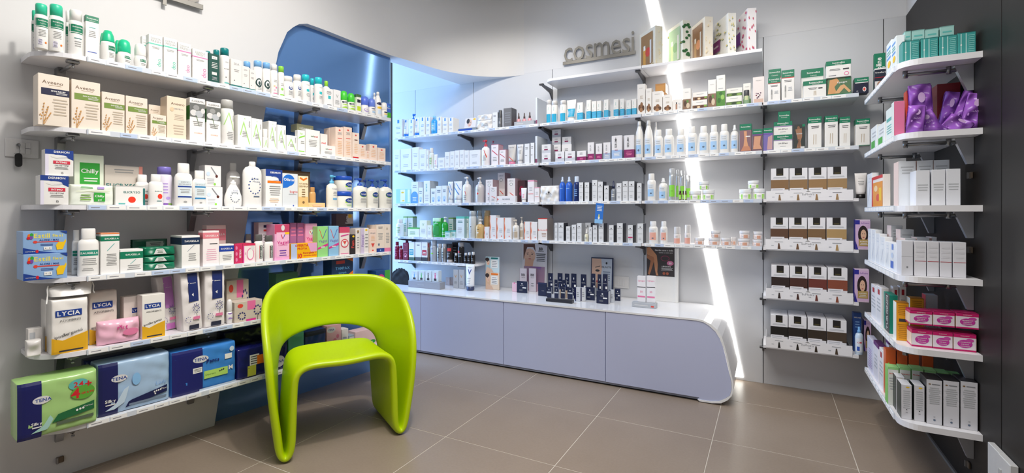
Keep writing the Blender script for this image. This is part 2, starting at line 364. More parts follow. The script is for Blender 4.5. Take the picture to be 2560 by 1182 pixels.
# ================================================================= SHELVES
SHM = mat('#ecebee', .3, noise=.01); METAL = mat('#8f9092', .3, metal=.85, noise=.02); DMETAL = mat('#5b5a5c', .35, metal=.8, noise=.02); BRIGHT = mat('#c4c6cc', .3, metal=.6, noise=.02)
RAIL = mat('#d7dde6', .2, noise=0); TAGM = mat('#f6f5f3', .5, noise=.01); TAGS = [TAGM, mat('#c3d3ee', .5, noise=.01), TAGM, TAGM]
def shelf(frame, s0, s1, z, label, brackets, style='back', round_l=0.0, round_r=0.0, depth=.25, rail=True, tags=(.055, .075), th=.016, seed=1):
    x, y = frame.at(s0, 0); root = empty('wall_shelf', (x, y, z), frame.ang); L = s1-s0
    tag(root, label, 'shelf', 'wall shelves with price rails')
    pts = []
    def arc(cx, cy, r_, a0_, a1_): return [(cx+r_*cos(a0_+(a1_-a0_)*k/8), cy+r_*sin(a0_+(a1_-a0_)*k/8)) for k in range(9)]
    pts += arc(round_l, round_l, round_l, pi, 1.5*pi) if round_l else [(0, 0)]
    pts += arc(L-round_r, round_r, round_r, 1.5*pi, 2*pi) if round_r else [(L, 0)]
    pts += [(L, depth), (0, depth)]
    bd = MB(); bd.prism(pts, SHM, 'z', -th-.002, 0.0); bd.build('board', root)
    if rail:
        r0, r1 = round_l+.02, L-round_r-(.02 if round_r else 0)
        rb = MB(); rb.box(r0, r1, -.006, -.001, -.021, .002, RAIL, .001); rb.build('price_rail', root)
        rr = random.Random(seed); q = r0+.004
        while q < r1-.05:
            wv = rr.uniform(*tags)
            if q+wv > r1: break
            tg = MB(); m_ = rr.choice(TAGS); tg.box(q, q+wv-.004, -.0075, -.006, -.018, -.001, m_)
            tg.box(q+.008, q+wv*.6, -.0078, -.0074, -.011, -.008, mat('#8a8a90', .6, noise=0)); tg.build('price_tag', root); q += wv+(rr.random() < .2)*.03
    for px in brackets:
        bx = frame.along(px, depth)[0]-s0; bk_ = MB()
        if style == 'back':
            bk_.prism([(.035, -.019), (depth-.001, -.019), (depth-.001, -.10), (depth-.02, -.085), (depth-.05, -.055), (.06, -.036), (.035, -.032)], DMETAL, 'x', bx-.006, bx+.006)
            bk_.box(bx-.018, bx+.018, .028, .05, -.032, -.019, DMETAL, .002)
        else:
            bk_.tube([(bx, .035, -.034), (bx, depth-.02, -.034)], .007, METAL)
            bk_.box(bx-.02, bx+.02, .022, .05, -.03, -.0185, METAL, .003)
            bk_.prism([(depth-.001, -.019), (depth-.055, -.019), (depth-.05, -.045), (depth-.018, -.125), (depth-.001, -.125)], BRIGHT if frame is not LEFT else METAL, 'x', bx-.013, bx+.013)
        bo = bk_.build('bracket', root)
        if style != 'back':
            sc_ = MB(); sc_.lathe([(.006, -.05), (.006, -.044), (0, -.043)], METAL, 1, 1, 8, bx, .032); sc_.build('screw', bo)
    return root
LZ = [1.77, 1.4755, 1.168, .879, .58, .284]; BZ = [2.162, 1.825, 1.5235, 1.2216, .926]; RZ = [1.755, 1.462, 1.166, .88, .592, .288]; DZ = [1.825, 1.5235, 1.222, .925, .622, .318]
WORD = ['top', 'second', 'third', 'fourth', 'fifth', 'lowest']
sl = LEFT.along(66, .15)[0]; sr = LEFT.along(976, 0)[0]
for k, z in enumerate(LZ):
    shelf(LEFT, sl, sr+(.0 if k < 4 else -.05), z, WORD[k]+' white shelf on the left wall, rounded near end', (146, 474, 740, 902), 'left', round_l=.13, seed=k+1)
def bs(px, f=0.0): return BACK.along(px, f)[0]
cols = [(bs(983), bs(1347), (1038, 1183, 1378), 'above the counter left end'), (bs(1349), bs(1603), (1381,), 'in the middle of the back wall'), (bs(1604.5), bs(1905), (1612,), 'across the slanting light line'), (bs(1908), .455, (1910,), 'beside the right-hand corner')]
BP = ['', 'second', 'third', 'fourth', 'fifth']
for k, z in enumerate(BZ):
    for c, (a_, b_, br, ph) in enumerate(cols):
        if k == 0 and c in (0, 3): continue
        if c == 3 and k > 2: continue
        if k == 0: shelf(BACK, bs(1362) if c == 1 else a_, b_, z, 'topmost shelf of back wall, '+('left half under the letters' if c == 1 else 'right half under gift boxes'), br, round_l=.06 if c == 1 else 0, rail=False)
        else: shelf(BACK, a_, b_, z, BP[k]+' highest shelf '+ph, br, seed=10*k+c)
shelf(BACK, bs(983), bs(1190), .712, 'short low shelf just above the counter left end', (1038, 1183), round_r=.05, seed=77)
for k, z in enumerate(DZ[2:]): shelf(BACK, bs(1908), .455, z, ['upper', 'second', 'third', 'lowest'][k]+' of four shelves holding hair colour trays', (1908,), rail=False, seed=60+k)
for k, z in enumerate(RZ):
    y0, y1 = 2.469, 3.26     # wing shelf: front edge faces -x; near end rounded
    root = empty('wall_shelf', (.47, y0, z)); tag(root, WORD[k]+' white shelf on the dark right wall', 'shelf', 'wall shelves with price rails')
    D_ = .25; rd = .07; L = y1-y0
    pts = [(D_, 0)]+[(rd-rd*sin(q*pi/16), rd-rd*cos(q*pi/16)) for q in range(9)]+[(0, L), (D_, L)]
    bd = MB(); bd.prism(pts, SHM, 'z', -.024, 0.0); bd.build('board', root)
    rb = MB(); rb.box(-.005, 0, rd+.02, L, -.024, .002, RAIL, .001); rb.build('price_rail', root)
    for q in range(9):
        ta = MB(); yy = rd+.03+q*.078; ta.box(-.0065, -.005, yy, yy+.06, -.02, -.002, TAGM); ta.build('price_tag', root)
    for yy in (.10, .62):
        bk_ = MB(); bk_.tube([(.03, yy, -.04), (D_-.03, yy, -.04)], .008, METAL)
        bk_.prism([(D_-.001, -.025), (D_-.06, -.025), (D_-.05, -.05), (D_-.02, -.13), (D_-.001, -.13)], BRIGHT, 'y', yy-.012, yy+.012)
        bo = bk_.build('bracket', root)
        for xx in (.035, D_-.075): sc_ = MB(); sc_.lathe([(.009, -.053), (.009, -.024)], METAL, 1, 1, 8, xx, yy-.002); sc_.build('screw', bo)
# ================================================================= COUNTER
CF, CB = 3.09, WALL_B-.0065
XR = [(-.46, .499), (-.385, .499), (-.345, .493), (-.305, .475), (-.27, .445), (-.245, .405), (-.228, .35), (-.212, .283), (-.195, .20), (-.183, .145), (-.182, .105), (-.192, .068), (-.215, .038), (-.25, .015), (-.30, .006), (-.37, .005)]
root = empty('counter', (0, 0, 0)); tag(root, 'long low white counter with rounded right end under the back shelves', 'counter')
CW = mat('#f0f0f2', .12, noise=.008, scale=4); DR = mat('#bdc3e0', .22, noise=.01, scale=4); sh = MB()
skin_o = [(-3.4, .499)]+XR; skin_i = [(x_+(-.010 if k > 3 else 0), z_-(.011 if k < 7 else 0)+(.010 if k > 12 else 0)) for k, (x_, z_) in enumerate(skin_o)]
n = len(skin_o)
for k in range(n-1):
    q = [skin_o[k], skin_o[k+1], skin_i[k+1], skin_i[k]]
    vs = [(x_, CF, z_) for x_, z_ in q]+[(x_, CB, z_) for x_, z_ in q]
    sh.add(vs, [(0, 1, 2, 3), (7, 6, 5, 4)], CW); sh.add(vs, [(0, 4, 5, 1), (3, 2, 6, 7)], CW, True)
sh.build('worktop_shell', root)
inner = [(x_, z_) for x_, z_ in skin_i]
doors = [(-3.4, -3.27), (-3.27, -2.487), (-2.487, -1.722), (-1.722, -.951)]
for a_, b_ in doors:
    d_ = MB(); d_.box(a_+.0022, b_-.0022, CF+.006, CF+.024, .026, .486, DR, .0012); d_.build('door', root)
last_ = [(-.951+.0022, .026), (-.951+.0022, .486)]+[p for p in inner if p[0] > -.95 and p[1] < .489 or p[0] > -.47][0:]
last_ = [(-.9488, .486)]+[(x_-.002, min(z_, .486)) for x_, z_ in inner[1:]]+[(-.37, .026), (-.9488, .026)]
d_ = MB(); d_.prism(last_, DR, 'y', CF+.004, CF+.024); d_.build('door', root)
c_ = MB(); c_.box(-3.4, -.40, CF+.03, CB-.02, .03, .47, mat('#8d8f96', .5)); c_.build('carcass', root)
p_ = MB(); p_.box(-3.4, -.37, CF+.03, CF+.05, 0, .03, mat('#2b2c2e', .5)); p_.box(-3.4, -.37, CF+.012, CF+.03, .012, .026, mat('#8a8ea0', .4)); p_.build('plinth', root)
# ================================================================= CHAIR: one looping ribbon of lime plastic
def chair():
    Lf = floorpt(726, 1160); Rf = floorpt(985, 1095); ex, ey = Rf[0]-Lf[0], Rf[1]-Lf[1]; A_ = math.atan2(ey, ex)
    # stations from the seat centre to the right, down the inner leg, round the foot, up the outside and over the back: front edge, rear edge
    S = [((0, -.01, .415), (0, .37, .425)), ((.08, -.008, .42), (.08, .375, .422)), ((.15, -.004, .423), (.15, .38, .42)), ((.198, 0, .412), (.19, .39, .41)), ((.224, .002, .385), (.212, .40, .385)),
         ((.234, .004, .34), (.222, .405, .34)), ((.238, .004, .22), (.232, .41, .22)), ((.240, .004, .10), (.240, .415, .10)), ((.245, .004, .035), (.246, .42, .035)), ((.262, .004, .010), (.256, .42, .012)),
         ((.280, .006, .012), (.266, .42, .014)), ((.296, .008, .04), (.272, .42, .04)), ((.308, .01, .11), (.274, .42, .11)), ((.334, .012, .25), (.276, .422, .23)), ((.350, .02, .40), (.276, .424, .32)),
         ((.360, .06, .52), (.268, .426, .385)), ((.366, .16, .625), (.248, .427, .43)), ((.355, .26, .70), (.212, .428, .463)), ((.315, .335, .752), (.162, .428, .485)), ((.245, .38, .782), (.106, .428, .50)), ((.13, .40, .79), (.05, .428, .508)), ((0, .405, .789), (0, .428, .510))]
    full = [((-f_[0], f_[1], f_[2]), (-r_[0], r_[1], r_[2])) for f_, r_ in S]
    path = S[:-1]+[S[-1]]+full[-2::-1]          # right seat ... back centre ... left seat, ends meet at the seat centre
    path = path[:-1]; n = len(path); m = 9; vs = []; fs = []
    for f_, r_ in path:
        k0 = [abs(f_[0]-q[0][0]) for q in S]
        up = max(0, min(1, (f_[2]-.42)/.3)) if abs(f_[0]) > .26 or f_[1] > .3 else 0
        side = 1 if (abs(f_[0]) > .29 and f_[2] > .05) else 0
        for j in range(m):
            t_ = j/(m-1); x_ = f_[0]+(r_[0]-f_[0])*t_; y_ = f_[1]+(r_[1]-f_[1])*t_; z_ = f_[2]+(r_[2]-f_[2])*t_; bow = 4*t_*(1-t_)
            if f_[1] > .3: y_ += .018*bow
            elif side: x_ += (.010 if f_[0] > 0 else -.010)*bow; y_ += .02*bow*up
            elif abs(f_[0]) < .2: z_ -= .012*bow
            if x_ < -.25 and z_ > .1: x_ = -.25+(x_+.25)*.84
            vs.append((x_, y_, z_))
    for i in range(n):
        for j in range(m-1): a_, b_ = i*m+j, ((i+1) % n)*m+j; fs.append((a_, a_+1, b_+1, b_))
    mb = MB(); lime = mat('#bad500', .36, noise=.01, scale=3); mb.add(vs, fs, lime, True); mb.dirty = True
    o = mb.build('armless_chair', None, ((Lf[0]+Rf[0])/2+.012*cos(A_), (Lf[1]+Rf[1])/2+.012*sin(A_), 0.006), A_); o.name = 'lounge_chair'
    so = o.modifiers.new('thick', 'SOLIDIFY'); so.thickness = .036; so.offset = 0
    ss = o.modifiers.new('smooth', 'SUBSURF'); ss.levels = 2; ss.render_levels = 2
    tag(o, 'lime green moulded plastic lounge chair standing on the tiles', 'chair')
chair()
# ================================================================= PRODUCTS
def LP(prof): # lathe profile surface: half width at z
    def f(z):
        for (r0, z0), (r1, z1) in zip(prof, prof[1:]):
            if z0 <= z <= z1 and z1 > z0: return r0+(r1-r0)*(z-z0)/(z1-z0)
        return prof[-1][0]
    return f
SHAPES = {  # normalised (radius, height) rows for the body and the closure
 'bottle': ([(.92, 0), (1, .02), (1, .68), (.93, .75), (.6, .80), (.42, .82)], 'cap', [(.46, .81), (.47, .98), (.42, 1), (0, 1)]),
 'widecap': ([(.92, 0), (1, .02), (1, .66), (.9, .73), (.66, .77)], 'cap', [(.66, .77), (.68, .78), (.66, .98), (.6, 1), (0, 1)]),
 'tall': ([(.9, 0), (1, .02), (1, .52), (.85, .68), (.5, .82), (.42, .86)], 'cap', [(.44, .86), (.4, .98), (.32, 1), (0, 1)]),
 'can': ([(.95, 0), (1, .012), (1, .74), (.9, .79), (.86, .80)], 'cap', [(.88, .80), (.88, .965), (.82, .992), (.6, 1), (0, 1)]),
 'can2': ([(.95, 0), (1, .012), (1, .66), (.9, .74), (.8, .75)], 'cap', [(.82, .75), (.84, .955), (.76, .99), (0, 1)]),
 'jar': ([(.88, 0), (.98, .06), (1, .2), (1, .6), (.95, .64)], 'lid', [(1.03, .62), (1.05, .66), (1.05, .95), (1.0, 1), (0, 1)]),
 'jarb': ([(.95, 0), (1, .05), (1, .72), (.97, .76)], 'lid', [(1.03, .74), (1.05, .78), (1.05, .95), (1.0, 1), (0, 1)]),
 'roll': ([(.72, 0), (.86, .05), (1, .22), (1, .34), (.84, .5)], 'cap', [(.84, .5), (.9, .53), (.9, .76), (.78, .92), (.45, .985), (0, 1)]),
 'bigroll': ([(.8, 0), (.9, .04), (1, .3), (.98, .56), (.9, .62)], 'cap', [(.9, .61), (.92, .66), (.8, .84), (.5, .97), (0, 1)]),
 'pump': ([(.93, 0), (1, .025), (1, .58), (.88, .68), (.4, .74), (.36, .75)], 'pump', [(.38, .74), (.4, .75), (.4, .82), (.2, .83), (.14, .84), (.14, .92), (.34, .925), (.36, .97), (.3, 1), (0, 1)]),
 'pearl': ([(.8, 0), (.95, .04), (1, .2), (.95, .35), (.7, .55), (.42, .68), (.3, .73)], 'pump', [(.3, .72), (.32, .73), (.32, .80), (.14, .82), (.14, .92), (.38, .925), (.4, .97), (.34, 1), (0, 1)]),
 'drop': ([(.93, 0), (1, .02), (1, .5), (.8, .58), (.45, .62)], 'dropper', [(.5, .62), (.5, .76), (.32, .78), (.3, .95), (.15, 1), (0, 1)]),
 'airless': ([(.96, 0), (1, .02), (1, .56), (.96, .58)], 'cap', [(.9, .58), (.92, .6), (.92, .96), (.84, 1), (0, 1)]),
 'mist': ([(.93, 0), (1, .02), (1, .64), (.8, .74), (.45, .78)], 'spray_head', [(.45, .78), (.46, .86), (.3, .88), (.3, .97), (.22, 1), (0, 1)]),
}
KCAT = dict(carton='box', bottle='bottle', widecap='bottle', tall='bottle', can='spray can', can2='spray can', jar='jar', jarb='jar', roll='roll-on', bigroll='roll-on',
            pump='bottle', pearl='bottle', drop='bottle', airless='bottle', mist='bottle', tube='tube', pack='packet', soft='packet')
KNAME = dict(carton='carton', bottle='bottle', widecap='flip_top_bottle', tall='tall_bottle', can='spray_can', can2='spray_can', jar='cream_jar', jarb='cream_jar', roll='roll_on_deodorant',
             bigroll='roll_on_deodorant', pump='pump_bottle', pearl='pump_bottle', drop='dropper_bottle', airless='airless_bottle', mist='mist_bottle', tube='cream_tube', pack='wrapped_pack', soft='wipes_pack')
def pack_surf(w, h, dep, seed=1, amp=1.0, pw=7):
    rr = random.Random(seed); ph = [(rr.uniform(-120, 120), rr.uniform(40, 130), rr.uniform(0, 6.3), rr.uniform(.4, 1)) for _ in range(5)]
    def f(x, z):
        u = min(.999, abs(2*x/w)); v = min(.999, abs(2*z/h-1))
        t = (max(0, 1-u**pw)**(1/pw))*(max(0, 1-v**pw)**(1/pw))
        wr = sum(a*sin(fx*x+fz*z+p) for fx, fz, p, a in ph)*.0010*amp*t
        return dep/2-dep/2*t*(.97+.03*(1-u*u)*(1-v*v))-wr
    return f
def make_product(key, w, h, dep, D):
    """returns the top-level object of one product, standing with its front face at y=0"""
    kind, desc, base, dec, opt = D
    if kind == 'carton':
        mb = MB(); mb.box(-w/2, w/2, 0, dep, 0, h, pm(base), .0012)
        decals(mb, dec, w, h, lambda x, z: 0.0, dep, 'carton')
        return mb.build(opt.get('name', CARTON))
    if kind in ('pack', 'soft'):
        amp = opt.get('amp', 1.0); f = pack_surf(w, h, dep, opt.get('seed', len(key)), amp, opt.get('pw', 7)); mb = MB(); nx, nz = 30, 26
        m = mat(PAL.get(base, base), opt.get('rough', .28), noise=.05, scale=9)
        g = lambda i, n: .5-.5*cos(pi*i/n)
        for sgn in (1, -1):
            vs = []
            for j in range(nz+1):
                for i in range(nx+1):
                    x = (g(i, nx)-.5)*w; z = g(j, nz)*h
                    y = f(x, z) if sgn == 1 else dep-f(x, z)
                    if i in (0, nx) or j in (0, nz): y = dep/2
                    if opt.get('blob'):
                        u_ = 2*x/w; z *= .42+.58*sqrt(max(0, 1-(u_*.92-.12)**2))*(1-.05*sin(19*u_)); x *= .86+.14*sin(pi*min(1, z/h+.15))
                    vs.append((x, y, z))
            fs = [(j*(nx+1)+i, j*(nx+1)+i+1, (j+1)*(nx+1)+i+1, (j+1)*(nx+1)+i) for j in range(nz) for i in range(nx)]
            if sgn == -1: fs = [q[::-1] for q in fs]
            mb.add(vs, fs, m, True)
        if opt.get('seam'):     # crimped film ends
            for sx in (-1, 1):
                vs = []; n = 12
                for j in range(n+1):
                    z = h*(.06+.88*j/n); vs += [(sx*w*.49, dep/2, z), (sx*w*(.53+.012*(j % 2)), dep/2-.006+.004*(j % 2), z+.003)]
                mb.add(vs, [(2*j, 2*j+1, 2*j+3, 2*j+2) for j in range(n)], m, True)
        f0 = pack_surf(w, h, dep, 1, 0, opt.get('pw', 7)); decals(mb, dec, w, h, lambda x, z: f0(max(-w*.485, min(w*.485, x)), max(h*.015, min(h*.985, z)))-.0012-.0012*amp, dep, 'pack')
        return mb.build(opt.get('name', KNAME[kind]))
    root = empty(opt.get('name', KNAME[kind])); sq = opt.get('sq', 1.0)
    n = 14 if w < .04 else 22
    if kind == 'tube':
        body = MB(); cz = .16; bm_ = pm(base); vs = []; fs = []; rows = 8; n = 16
        for j in range(rows+1):
            t = j/rows; z = h*(cz+(1-cz)*t); rx = w/2*(.80+.20*t); ry = max(.0015, w/2*.78*(1-t)**.8)
            vs += [(rx*cos(2*pi*k/n), w*.4+ry*sin(2*pi*k/n), z) for k in range(n)]
        fs = [(j*n+k, j*n+(k+1) % n, (j+1)*n+(k+1) % n, (j+1)*n+k) for j in range(rows) for k in range(n)]+[tuple(range(n-1, -1, -1)), tuple(rows*n+k for k in range(n))]
        body.add(vs, fs, bm_, True)
        def sf(x, z):
            t = max(0, min(1, (z/h-cz)/(1-cz))); rx = w/2*(.80+.20*t); ry = max(.0015, w/2*.78*(1-t)**.8)
            return w*.4-ry*sqrt(max(0, 1-(x/rx)**2))
        decals(body, dec, w, h, sf, dep, 'lathe'); body.build('tube_body', root)
        cap = MB(); cap.lathe([(.72, 0), (.74, .005), (.74, h*cz)], pm(opt.get('cap', base)), w/2, w/2, 14, 0, w*.4); cap.build('cap', root)
        return root
    prof, cname, cprof = SHAPES[kind]; ry = w/2*sq
    body = MB(); bm_ = mat(PAL.get(base, base), opt.get('rough', .3), metal=opt.get('metal', 0), trans=opt.get('trans', 0), noise=.02, scale=25)
    if opt.get('prof'): prof = opt['prof']
    body.lathe([(r, z*h) for r, z in prof], bm_, w/2, ry, n, 0, ry); hw = LP(prof)
    def sf(x, z):
        r = hw(z/h)*w/2; return ry-ry*hw(z/h)*sqrt(max(0, 1-min(1, abs(x/r))**2))
    decals(body, dec, w, h, sf, dep, 'lathe'); body.build('body', root)
    cap = MB(); cw = opt.get('cw', 1.0); cm_ = mat(PAL.get(opt.get('cap', 'W'), opt.get('cap', 'W')), opt.get('caprough', .3), trans=opt.get('captrans', 0), noise=.02, scale=25)
    rc = w/2*cw; cy_ = ry if sq == 1 else min(ry, rc)
    cap.lathe([(r, z*h) for r, z in cprof], cm_, rc, rc if sq == 1 else min(rc, max(ry, rc*.6)), n, 0, ry)
    if kind in ('pump', 'pearl'):
        sx = opt.get('nz', 1); cap.box(min(0, sx*w*.36), max(0, sx*w*.36), ry-w*.05, ry+w*.05, h*.945, h*.985, cm_)
    cap.build(cname, root)
    if opt.get('collar'):
        cl = MB(); z0 = cprof[0][1]*h; cl.lathe([(.5*w, z0-.004), (.5*w, z0+.003)], pm(opt['collar']), cprof[0][0]*1.15, cprof[0][0]*1.15, n, 0, ry); cl.build('collar', root)
    return root
CARTON = 'toiletry_carton'; CLIP = 9
ORD = ['first', 'second', 'third', 'fourth', 'fifth', 'sixth', 'seventh', 'eighth', 'ninth', 'tenth', 'eleventh', 'twelfth', 'thirteenth', 'fourteenth', 'fifteenth']
NUM = ['zero', 'one', 'two', 'three', 'four', 'five', 'six', 'seven', 'eight', 'nine', 'ten', 'eleven', 'twelve', 'thirteen', 'fourteen', 'fifteen']
def kids(o): return [c for c in bpy.data.objects if c.parent == o]
def copy_thing(o):
    c = o.copy(); COL.objects.link(c)
    for ch in KIDS.get(o.name, []):
        d = ch.copy(); COL.objects.link(d); d.parent = c
    return c
KIDS = {}
def row(frame, z, phrase, text, depth=.25):
    """one shelf row; every line: design left right top [d=setback b=bottom on=1 h= rot= k=copies behind dep= back=word]"""
    last = None; rec = []; ent = []
    for line in text.strip().splitlines():      # first pass: what stands where
        tk = line.split()
        if not tk or tk[0].startswith('#'): continue
        x0, x1, yt = map(float, tk[1:4]); o = dict(q.split('=') for q in tk[4:]); DD = DES[tk[0]]
        if frame is COUNTER: d = ent[-1]['d'] if o.get('on') and 'd' not in o else float(o['d']) if 'd' in o else floorpt((x0+x1)/2, float(o['b']), z)[1]-frame.p[1]
        else: d = float(o.get('d', .012))+(ent[-1]['d'] if o.get('on') and 'd' not in o else 0)
        ent.append(dict(key=tk[0], x0=x0, x1=x1, yt=yt, o=o, d=d, flat=DD[0] in ('carton', 'pack', 'soft'), D=DD))
    def geo(q):
        dd = q['d']
        s0, _ = frame.along(q['x0'], dd); s1, _ = frame.along(q['x1'], dd); w_ = s1-s0
        if not q['flat']: s0, _ = frame.along(q['x0'], dd+w_*.4); s1, _ = frame.along(q['x1'], dd+w_*.4); w_ = s1-s0
        q['s0'], q['s1'] = s0+w_*.0075, s1-w_*.0075; w_ = s1-s0
        q['dep'] = float(q['o'].get('dep', q['D'][4].get('dep', 0) or min(.09, max(.022, w_*.62)))) if q['flat'] else w_*q['D'][4].get('sq', 1.0)
        if q['flat'] and q['d']+q['dep'] > depth-.004: q['dep'] = max(.012, depth-.004-q['d'])
        if 'cap' in q: q['dep'] = min(q['dep'], q['cap'])
    for q in ent: geo(q)
    def keep(q):
        if frame is END and q['d'] >= CLIP and q['s0'] < .516: q['s0'] = .516
    low = [q for q in ent if not q['o'].get('on') and 'b' not in q['o'] or (frame is COUNTER and not q['o'].get('on'))]
    if not text.count('ry='):
        for _ in range(3):
            for i_, p_ in enumerate(low):
                for q in low[i_+1:]:
                    f_, r_ = (p_, q) if p_['d'] <= q['d'] else (q, p_)
                    ov = min(p_['s1'], q['s1'])-max(p_['s0'], q['s0'])
                    if ov < .0012 or r_['d'] >= f_['d']+f_['dep']: continue
                    gap = r_['d']-f_['d']
                    if gap > .018 and f_['flat']: f_['cap'] = gap-.0008; geo(f_)
                    elif gap > .018 and r_['d']+.06 < depth: r_['d'] = min(depth-.03, f_['d']+f_['dep']+.001); geo(r_)
                    elif ov < .022:
                        lo_, hi_ = (p_, q) if p_['s0'] < q['s0'] else (q, p_); m_ = (lo_['s1']+hi_['s0'])/2; lo_['s1'] = m_-.0003; hi_['s0'] = m_+.0003
    for q in ent: keep(q)
    ent = [q for q in ent if q['s1']-q['s0'] > .012]
    for q in ent:
        key, x0, x1, yt, o, d, D = q['key'], q['x0'], q['x1'], q['yt'], q['o'], q['d'], q['D']; kind = D[0]
        w = q['s1']-q['s0']; s = (q['s0']+q['s1'])/2; dep = q['dep']
        Zm = frame.hit((x0+x1)/2, d+(0 if q['flat'] else w*.4))[2]
        zt = zed(yt, Zm); zb = z
        if o.get('on'): zb = last['top']+.0006; dep = min(dep, max(.02, last['dep'])) if q['flat'] and last['d'] == d else dep
        elif 'b' in o and frame is not COUNTER: zb = zed(float(o['b']), Zm)
        h = max(.012, zt-zb)
        if 'h' in o: h = float(o['h'])
        ob = make_product(key, w, h, dep, D)
        x, y = frame.at(s, d); rt = frame.ang+radians(float(o.get('rot', 0)))
        ob.location = (x, y, zb+.0004); ob.rotation_euler = (radians(float(o.get('rx', 0))), radians(float(o.get('ry', 0))), rt)
        desc = D[1]+((' '+o['back'].replace('_', ' ')) if o.get('back') else '')
        last = dict(d=d, dep=dep, top=zb+h, ob=ob, s=s, desc=desc, key=key, cat=D[4].get('cat', KCAT[kind])); rec.append(last)
        k = int(o.get('k', 0))
        rear = [last]
        for j in range(k):
            pitch = dep+.0015 if kind in ('carton', 'pack', 'soft') else w*1.02
            if d+(j+2)*pitch > depth-.003: break
            rear.append(None)
            if not KIDS.get(ob.name): KIDS[ob.name] = [c for c in bpy.data.objects if c.parent == ob]
            c = copy_thing(ob); c.location.x += frame.i[0]*pitch*(j+1); c.location.y += frame.i[1]*pitch*(j+1)
            rec.append(dict(d=d, ob=c, s=s+.0001*(j+1), desc=D[1], key=key, cat=last['cat'], behind=last, bn=j+1))
    seen = {}
    for r in rec:
        if 'behind' not in r: seen.setdefault(r['desc'], []).append(r)
    for desc, l in seen.items():
        l.sort(key=lambda r: r['s'])
        for n, r in enumerate(l):
            if len(l) == 1: lab = desc+' '+phrase
            elif len(l) == 2: lab = ('left' if n == 0 else 'right')+' one of two: '+desc+' '+phrase
            else: lab = desc+', '+(('leftmost' if n == 0 else 'rightmost') if n in (0, len(l)-1) else ORD[n]+' from left')+' of '+NUM[min(15, len(l))]+' '+phrase
            r['lab'] = lab; tag(r['ob'], lab, r['cat'], None if len(l) == 1 else (desc+' '+phrase))
    for r in rec:
        if 'behind' in r:
            f = r['behind']; n = r['bn']; m = f['lab'].replace(' '+phrase, '').replace(' one of two:', '')
            lab = ('directly behind ' if n == 1 else ORD[n]+' back behind ')+m
            if len(lab.split()) > 16: lab = ('directly behind ' if n == 1 else ORD[n]+' back behind ')+f['desc']
            tag(r['ob'], lab, r['cat'], f['desc']+' '+phrase); f['ob']['group'] = f['desc']+' '+phrase
    return rec
def t(s, x, z, mw, mh, c, *r): return ('t', s, x, z, mw, mh, c)+r
def r(x0, z0, x1, z1, c): return ('r', x0, z0, x1, z1, c)
def b(z0, z1, c): return ('b', z0, z1, c)
def e(x, z, rx, rz, c): return ('e', x, z, rx, rz, c)
def l(x0, z0, x1, z1, n, c='X'): return ('l', x0, z0, x1, z1, n, c)
DES = {}
def D(key, kind, desc, base, dec=(), **opt): DES[key] = (kind, desc, base, list(dec), opt)
# ----------------------------------------------------------------- designs, left wall
GB = lambda s1='Somatoline', s2='Cosmetic', z0=.72: [b(z0, 1, 'G'), t('*'+s1, .5, z0+(1-z0)*.6, .86, .1, 'W'), t(s2, .5, z0+(1-z0)*.28, .5, .06, 'W')]
D('spray_green', 'can2', 'white green-banded spray can, green cap', 'W', [r(.04, .50, .96, .66, 'G'), t('*Somatoline', .55, .61, .7, .05, 'W'), t('Cosmetic', .55, .55, .45, .04, 'W'), r(.1, .47, .9, .485, 'G'), l(.2, .26, .8, .42, 5), r(.22, .08, .5, .2, 'l'), l(.22, .08, .5, .2, 5, 'k'), e(.74, .14, .07, .022, 'O')], cap='#3cc9a0')
D('spray_green_w', 'can2', 'white green-banded spray can, white cap', 'W', [r(.04, .50, .96, .66, 'G'), t('*Somatoline', .55, .61, .7, .05, 'W'), t('Cosmetic', .55, .55, .45, .04, 'W'), r(.1, .47, .9, .485, 'G'), r(.3, .36, .8, .375, 'T'), l(.3, .18, .8, .32, 3)], cap='W')
D('som_tall', 'carton', 'tall slim white carton with green top', 'W', [b(.86, 1, 'G'), t('*Somatoline', .5, .94, .85, .05, 'W'), t('Cosmetic', .5, .89, .5, .04, 'W'), r(.25, .72, .75, .735, 't'), l(.2, .5, .8, .66, 4), r(.15, .14, .85, .155, 'B')])
D('roll_big', 'bigroll', 'egg-shaped white roll-on with large green cap', 'W', [r(.42, .36, .9, .5, 'G'), t('*Somatoline', .66, .43, .4, .06, 'W'), l(.45, .14, .85, .3, 4), ], cap='#1fc08c')
D('roll_g', 'roll', 'white roll-on with rounded green cap', 'W', [r(.4, .26, .9, .36, 'G'), t('*Somatoline', .65, .31, .42, .05, 'W'), l(.45, .12, .85, .22, 2)], cap='#22c592')
D('roll_w', 'roll', 'white roll-on with rounded white cap', 'W', [r(.35, .26, .8, .36, 'G'), t('*Somatoline', .57, .31, .4, .05, 'W'), l(.4, .12, .8, .22, 2)], cap='W')
def deo(c): return [t('DERMA', .5, .9, .72, .07, 'X'), t('FRESH', .5, .83, .7, .07, 'X'), b(.735, .765, c), l(.2, .62, .8, .68, 2), t('deo', .72, .26, .34, .46, c, 1)]
D('deo_a', 'carton', 'white deodorant carton with aqua stripe', 'W', deo('#62cdb4')); D('deo_p', 'carton', 'white deodorant carton with pink stripe', 'W', deo('#dd7fb4'))
D('tealcan', 'can', 'spray can with dark teal cap', 'W', [l(.2, .3, .8, .5, 3)], cap='#0f7f80')
D('tealbox', 'carton', 'dark green carton with white label lines', '#0d4a40', [r(.3, .82, .78, .92, 'W'), t('SEA', .54, .87, .3, .05, 'k'), l(.25, .5, .85, .72, 4, 'w'), r(.3, .28, .75, .38, 'w'), l(.3, .1, .8, .22, 3, 's')])
